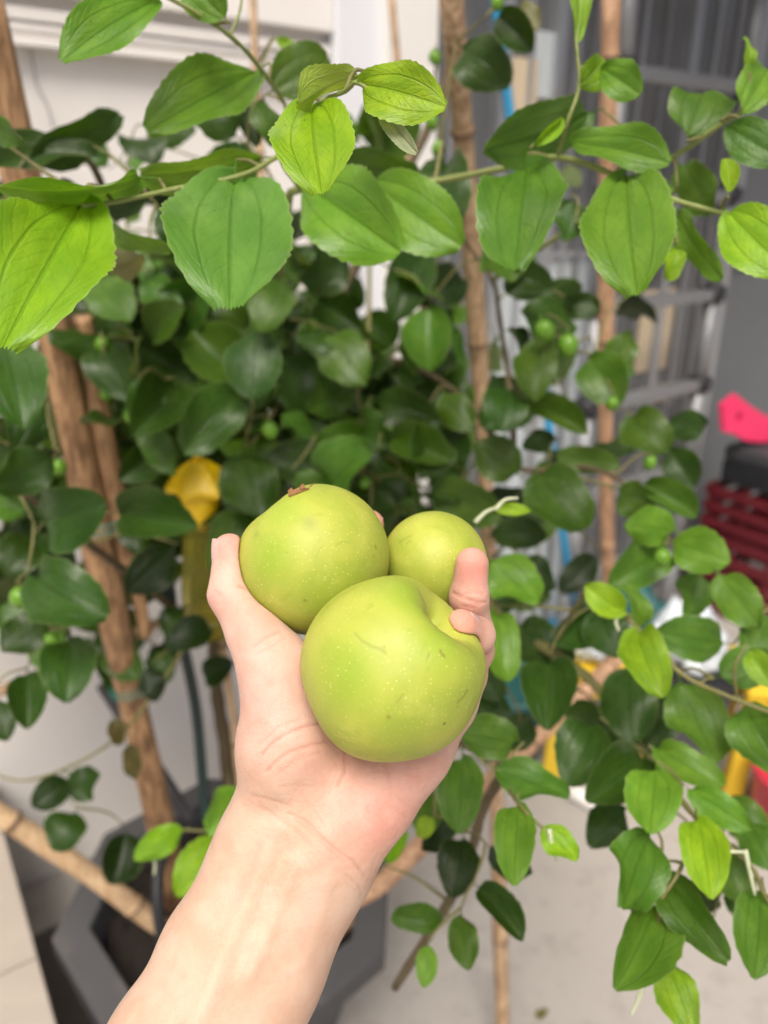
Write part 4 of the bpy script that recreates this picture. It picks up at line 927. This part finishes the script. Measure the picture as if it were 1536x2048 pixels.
# ------------------------------------------------------------------ the hand: one continuous skin surface from a distance field
def chain(*pts): return [(C(x, y, z), r) for x, y, z, r in pts]
def sd_chain(p, ch, k=.0035):
    D = None
    for (a, ra), (b, rb) in zip(ch[:-1], ch[1:]):
        ab = b - a; t = np.clip(((p - a) @ ab) / (ab @ ab), 0, 1); d = np.linalg.norm(p - a - t[:, None] * ab, axis=1) - (ra + (rb - ra) * t)
        D = d if D is None else smin(D, d, k)
    return D
def smin(a, b, k):
    h = np.maximum(k - np.abs(a - b), 0) / k; return np.minimum(a, b) - h * h * k * .25
FORE = [chain((535, 1720, .288, .0177), (440, 1900, .275, .0190), (340, 2104, .260, .0208), (120, 2620, .232, .0245), (-60, 3100, .215, .026)),
        chain((615, 1750, .289, .0175), (536, 1928, .276, .0190), (446, 2154, .261, .0208), (262, 2700, .232, .0245), (90, 3180, .215, .026))]
PALM = [chain((535, 1722, .288, .0178), (566, 1640, .288, .0168), (570, 1490, .284, .0158), (560, 1352, .284, .0128)),            # thenar
        chain((617, 1752, .289, .0178), (655, 1690, .288, .0168), (740, 1590, .290, .0158), (822, 1495, .295, .0140), (893, 1402, .302, .0112)),  # hypothenar
        chain((590, 1690, .296, .0160), (650, 1500, .306, .0125), (700, 1345, .320, .0108)),
        chain((600, 1690, .296, .0160), (710, 1500, .309, .0125), (778, 1345, .322, .0108)),
        chain((610, 1690, .296, .0160), (770, 1490, .307, .0125), (845, 1365, .316, .0105))]
THUMB = chain((560, 1352, .284, .0126), (512, 1268, .288, .0105), (462, 1188, .293, .0083), (463, 1150, .295, .0071), (459, 1101, .297, .0066))
INDEX = chain((700, 1345, .320, .0105), (654, 1240, .338, .0092), (668, 1150, .352, .0085), (715, 1075, .340, .0074), (738, 1049, .330, .0064))
MIDDLE = chain((778, 1345, .322, .0105), (800, 1200, .362, .0090), (835, 1115, .368, .0080), (880, 1075, .358, .0066))
RING = chain((845, 1365, .316, .0105), (905, 1310, .318, .0090), (946, 1262, .314, .0080), (938, 1194, .302, .0073), (944, 1128, .299, .0065))
PINKY = chain((893, 1402, .302, .0112), (930, 1350, .303, .0082), (950, 1300, .294, .0069), (953, 1270, .283, .0064), (922, 1251, .272, .0058))
def hand_sdf(p):
    pal = None
    for ch in PALM + FORE:
        d = sd_chain(p, ch, .010); pal = d if pal is None else smin(pal, d, .016)
    D = pal
    for f_, k in ((THUMB, .010), (INDEX, .009), (MIDDLE, .008), (RING, .006), (PINKY, .006)):
        D = np.minimum(D, smin(pal, sd_chain(p, f_, .003), k))
    for fr in FR:          # the skin yields to the fruit it holds
        q = -(fr.sdf(p) - .00015); h = np.maximum(.0016 - np.abs(D - q), 0) / .0016; D = np.maximum(D, q) + h * h * .0016 * .25
    return D
def surface_nets(fn, lo, hi, h, B=8):
    lo = np.array(lo); n = (np.ceil((np.array(hi) - lo) / h / B).astype(int)); nb = n; dim = n * B
    bc = np.stack(np.meshgrid(*[(np.arange(m_) + .5) * B * h for m_ in nb], indexing='ij'), -1).reshape(-1, 3) + lo
    dc = np.concatenate([fn(c) for c in np.array_split(bc, max(1, len(bc) // 300000))])
    keep = np.where(np.abs(dc) < B * h * .87 + .004)[0]
    vals = np.repeat(np.repeat(np.repeat(dc.reshape(nb).astype(np.float32), B, 0), B, 1), B, 2)
    loc = np.stack(np.meshgrid(*[np.arange(B)] * 3, indexing='ij'), -1).reshape(-1, 3)
    ijk = np.stack(np.unravel_index(keep, nb), -1) * B
    for ch in np.array_split(ijk, max(1, len(ijk) // 800)):
        I = (ch[:, None] + loc[None]).reshape(-1, 3); vals[I[:, 0], I[:, 1], I[:, 2]] = fn(lo + (I + .5) * h)
    ins = vals < 0; s = np.zeros(dim - 1, np.int8)
    cor = [(i, j, k) for i in (0, 1) for j in (0, 1) for k in (0, 1)]
    for c in cor: s += ins[c[0]:dim[0] - 1 + c[0], c[1]:dim[1] - 1 + c[1], c[2]:dim[2] - 1 + c[2]]
    act = np.argwhere((s > 0) & (s < 8)); idx = np.full(dim - 1, -1, np.int32); idx[act[:, 0], act[:, 1], act[:, 2]] = np.arange(len(act))
    acc = np.zeros((len(act), 3)); cnt = np.zeros(len(act))
    for a in cor:
        for ax in range(3):
            if a[ax]: continue
            b = list(a); b[ax] = 1; va = vals[tuple((act + a).T)]; vb = vals[tuple((act + b).T)]; m_ = (va < 0) != (vb < 0); t = np.where(m_, va / np.where(m_, va - vb, 1), 0)
            q = np.array(a, float)[None] + 0 * acc; q[:, ax] += t; acc += q * m_[:, None]; cnt += m_
    V = lo + (act + acc / cnt[:, None] + .5) * h; Fs = []
    for ax in range(3):
        sl0 = [slice(1, dim[i] - 1) for i in range(3)]; sl1 = list(sl0); sl0[ax] = slice(0, dim[ax] - 1); sl1[ax] = slice(1, dim[ax])
        x = ins[tuple(sl0)]; y = ins[tuple(sl1)]; E = np.argwhere(x != y); fl = x[tuple(E.T)]; off = np.array([1, 1, 1]); off[ax] = 0; E = E + off
        u, v_ = [(1, 2), (2, 0), (0, 1)][ax]; du = np.eye(3, dtype=int)[u]; dv = np.eye(3, dtype=int)[v_]
        q = np.stack([idx[tuple((E - du - dv).T)], idx[tuple((E - dv).T)], idx[tuple(E.T)], idx[tuple((E - du).T)]], 1); q[~fl] = q[~fl][:, ::-1]; Fs.append(q)
    return V, np.vstack(Fs)
HV, HF = surface_nets(hand_sdf, (-.125, -.275, -.385), (.050, .004, -.205), .00072)
# normals for detail displacement
fn_ = np.cross(HV[HF[:, 2]] - HV[HF[:, 0]], HV[HF[:, 3]] - HV[HF[:, 1]]); vn = np.zeros_like(HV)
for k in range(4): np.add.at(vn, HF[:, k], fn_)
vn /= np.linalg.norm(vn, axis=1)[:, None] + 1e-12
HPX = np.stack([CX + FPX * HV[:, 0] / -HV[:, 2], CY - FPX * HV[:, 1] / -HV[:, 2]], 1)
front = np.clip(vn[:, 2] * 2.0, 0, 1)
def gl(line, s): return np.exp(-(polydist(HPX, line) / s) ** 2) * front
disp = np.zeros(len(HV)); crease = np.zeros(len(HV))
for line, s, a in (([(548, 1668), (520, 1740), (473, 1850), (430, 1960), (380, 2080)], 24, .0019), ([(590, 1728), (565, 1790), (535, 1860), (500, 1950)], 18, .0010), ([(655, 1765), (640, 1830), (610, 1930)], 20, .0005),
                   ([(530, 1740), (500, 1810), (470, 1880)], 60, -.0012), ([(700, 1640), (740, 1690)], 60, .0012), ([(560, 1440), (575, 1520)], 50, .0006), ([(535, 1640), (560, 1700)], 34, -.0018)):
    disp += a * gl(line, s)
for line, s, a in (([(525, 1508), (545, 1486), (570, 1469), (609, 1453), (640, 1447)], 3.2, .7), ([(534, 1541), (552, 1522), (578, 1504), (622, 1489), (655, 1484)], 3.0, .65), ([(520, 1488), (556, 1455), (600, 1438)], 2.6, .4), ([(556, 1548), (590, 1518), (640, 1504)], 2.6, .35),
                   ([(688, 1490), (691, 1516), (689, 1545), (676, 1570)], 3.4, .6), ([(770, 1520), (776, 1552), (782, 1575)], 4, .3),
                   ([(575, 1627), (600, 1634), (616, 1645), (634, 1664), (652, 1682), (676, 1700), (702, 1718), (728, 1752)], 3.4, .55), ([(590, 1640), (622, 1662), (655, 1697), (690, 1724)], 3.0, .3), ([(560, 1640), (590, 1655), (620, 1690), (660, 1722)], 3.0, .22), ([(505, 1592), (547, 1603), (580, 1612)], 4, .45), ([(515, 1612), (560, 1640), (600, 1668)], 3, .4), ([(690, 1748), (716, 1770), (722, 1790)], 3.5, .35), ([(560, 1572), (600, 1570), (635, 1572)], 2.6, .3), ([(610, 1600), (632, 1625), (650, 1652)], 2.4, .35),
                   ([(906, 1186), (928, 1196), (958, 1206), (972, 1204)], 2.6, .7), ([(922, 1190), (945, 1184), (966, 1188)], 2.2, .4), ([(924, 1212), (950, 1216)], 2.2, .4), ([(478, 1172), (490, 1176), (500, 1182)], 3, .8), ([(505, 1294), (530, 1276), (560, 1262)], 2.6, .45), ([(512, 1308), (545, 1290), (572, 1274)], 2.4, .35), ([(950, 1311), (974, 1308)], 3, 1.0), ([(430, 1180), (440, 1190)], 4, .3)):
    crease = np.maximum(crease, a * gl(line, s))
rs = np.random.default_rng(12)                                   # fine lines across palm and wrist
for k in range(260):
    c = np.array((rs.uniform(500, 860), rs.uniform(1420, 1780))); a_ = rs.choice([-.75, .8, .2]) + rs.normal(0, .25); L = rs.uniform(10, 34); d_ = np.array((math.cos(a_), math.sin(a_))) * L
    crease = np.maximum(crease, rs.uniform(.06, .26) * gl([c - d_, c + (rs.normal(0, 3), rs.normal(0, 3)), c + d_], 2.0))
disp -= .00062 * crease
HV2 = HV + vn * disp[:, None]
def blobm(x, y, s): return np.exp(-(((HPX - (x, y)) / s) ** 2).sum(1))
base = np.array((.60, .412, .305)); colr = np.tile(base, (len(HV), 1))
def tint(mask, c, a):
    global colr
    m_ = np.clip(mask * a, 0, 1)[:, None]; colr = colr * (1 - m_) + np.array(c) * m_
palm_m = 1 / (1 + np.exp(-(-(HPX[:, 1] - (1560 + .55 * (HPX[:, 0] - 560))) / 22)))
tint(palm_m, (.665, .415, .340), .75); tint(blobm(760, 1640, 90), (.66, .325, .262), .75); tint(blobm(830, 1560, 90), (.65, .35, .28), .6); tint(blobm(575, 1400, 95), (.69, .44, .365), .7); tint(blobm(690, 1640, 45), (.70, .45, .37), .5); tint(blobm(650, 1520, 60), (.64, .34, .23), .5)
tint(blobm(945, 1140, 42), (.66, .25, .20), .85); tint(blobm(925, 1245, 40), (.69, .30, .22), .8); tint(blobm(760, 1030, 40), (.66, .27, .21), .8); tint(blobm(455, 1085, 35), (.68, .32, .27), .8); tint(blobm(425, 1195, 28), (.68, .35, .30), .6); tint(blobm(955, 1340, 50), (.68, .33, .25), .5)
tint(gl([(560, 1600), (540, 1660), (500, 1760), (470, 1800)], 16), (.50, .37, .29), .45); tint(gl([(655, 1700), (640, 1770), (600, 1880)], 14), (.50, .37, .30), .4); tint(gl([(548, 1690), (473, 1850), (420, 1980)], 14), (.65, .42, .29), .25); tint(gl([(350, 1900), (300, 2020)], 40), (.66, .41, .31), .4)
colr = colr * (1 - crease[:, None] * np.array((.20, .34, .37)))
person = empty('person', Vector(cam2world(C(200, 2500, .24)[None])[0]), 'bare left forearm and cupped hand of a person holding three green fruits', 'person')
ho = mesh('arm_and_hand', cam2world(HV2), HF.tolist(), M['skin'], person, True, org=np.array(person.location))
at = ho.data.color_attributes.new('skin_col', 'FLOAT_COLOR', 'POINT'); at.data.foreach_set('color', np.hstack([colr, np.ones((len(HV), 1))]).ravel())
def nail(c, along, nrm, ln, wd, arch=.35, name='fingernail'):
    c = np.array(c); y = np.array(along, float); y /= np.linalg.norm(y); n = np.array(nrm, float); n -= y * (n @ y); n /= np.linalg.norm(n); x = np.cross(y, n)
    V = []; nu, nv = 10, 12
    for layer in (0, 1):
        for j in range(nv + 1):
            v_ = -1 + 2 * j / nv; w = wd / 2 * (1 - abs(v_) ** 5 * (.45 if v_ > 0 else .25))
            for i in range(nu + 1):
                u = -1 + 2 * i / nu; V.append(c + y * (v_ * ln / 2 * (1 - .12 * u * u * (1 if v_ > 0 else .8))) + x * (w * u * .96) + n * (-arch * wd * .5 * u * u - .05 * ln * v_ * v_ - layer * .0006))
    m_ = (nu + 1) * (nv + 1); Fc = []
    for j in range(nv):
        for i in range(nu):
            q = j * (nu + 1) + i; Fc.append((q, q + 1, q + nu + 2, q + nu + 1)); Fc.append((m_ + q, m_ + q + nu + 1, m_ + q + nu + 2, m_ + q + 1))
    ring = [i for i in range(nu + 1)] + [j * (nu + 1) + nu for j in range(1, nv + 1)] + [nv * (nu + 1) + i for i in range(nu - 1, -1, -1)] + [j * (nu + 1) for j in range(nv - 1, 0, -1)]
    for a, b in zip(ring, ring[1:] + ring[:1]): Fc.append((b, a, m_ + a, m_ + b))
    return mesh(name, cam2world(np.array(V)), Fc, M['nail'], ho, True)
def on_skin(ch_i, ch, t, nrm, lift=.0004):
    (a, ra), (b, rb) = ch[ch_i], ch[ch_i + 1]; n = np.array(nrm, float); ab = (b - a) / np.linalg.norm(b - a); n -= ab * (n @ ab); n /= np.linalg.norm(n)
    return a + (b - a) * t + n * (ra + (rb - ra) * t + lift - .0006), ab, n
p, d, n = on_skin(3, THUMB, .72, (-1, .05, .50), .0010); nail(p, d, n, .0150, .0105, .55)
p, d, n = on_skin(3, PINKY, .80, (.30, .80, .55), .0010); nail(p, d, n, .0080, .0074, .5)
p, d, n = on_skin(3, RING, .85, (1, .0, -.55)); nail(p, d, n, .0100, .0085)
p, d, n = on_skin(3, INDEX, .9, (.85, .5, .15)); nail(p, d, n, .0090, .0080)
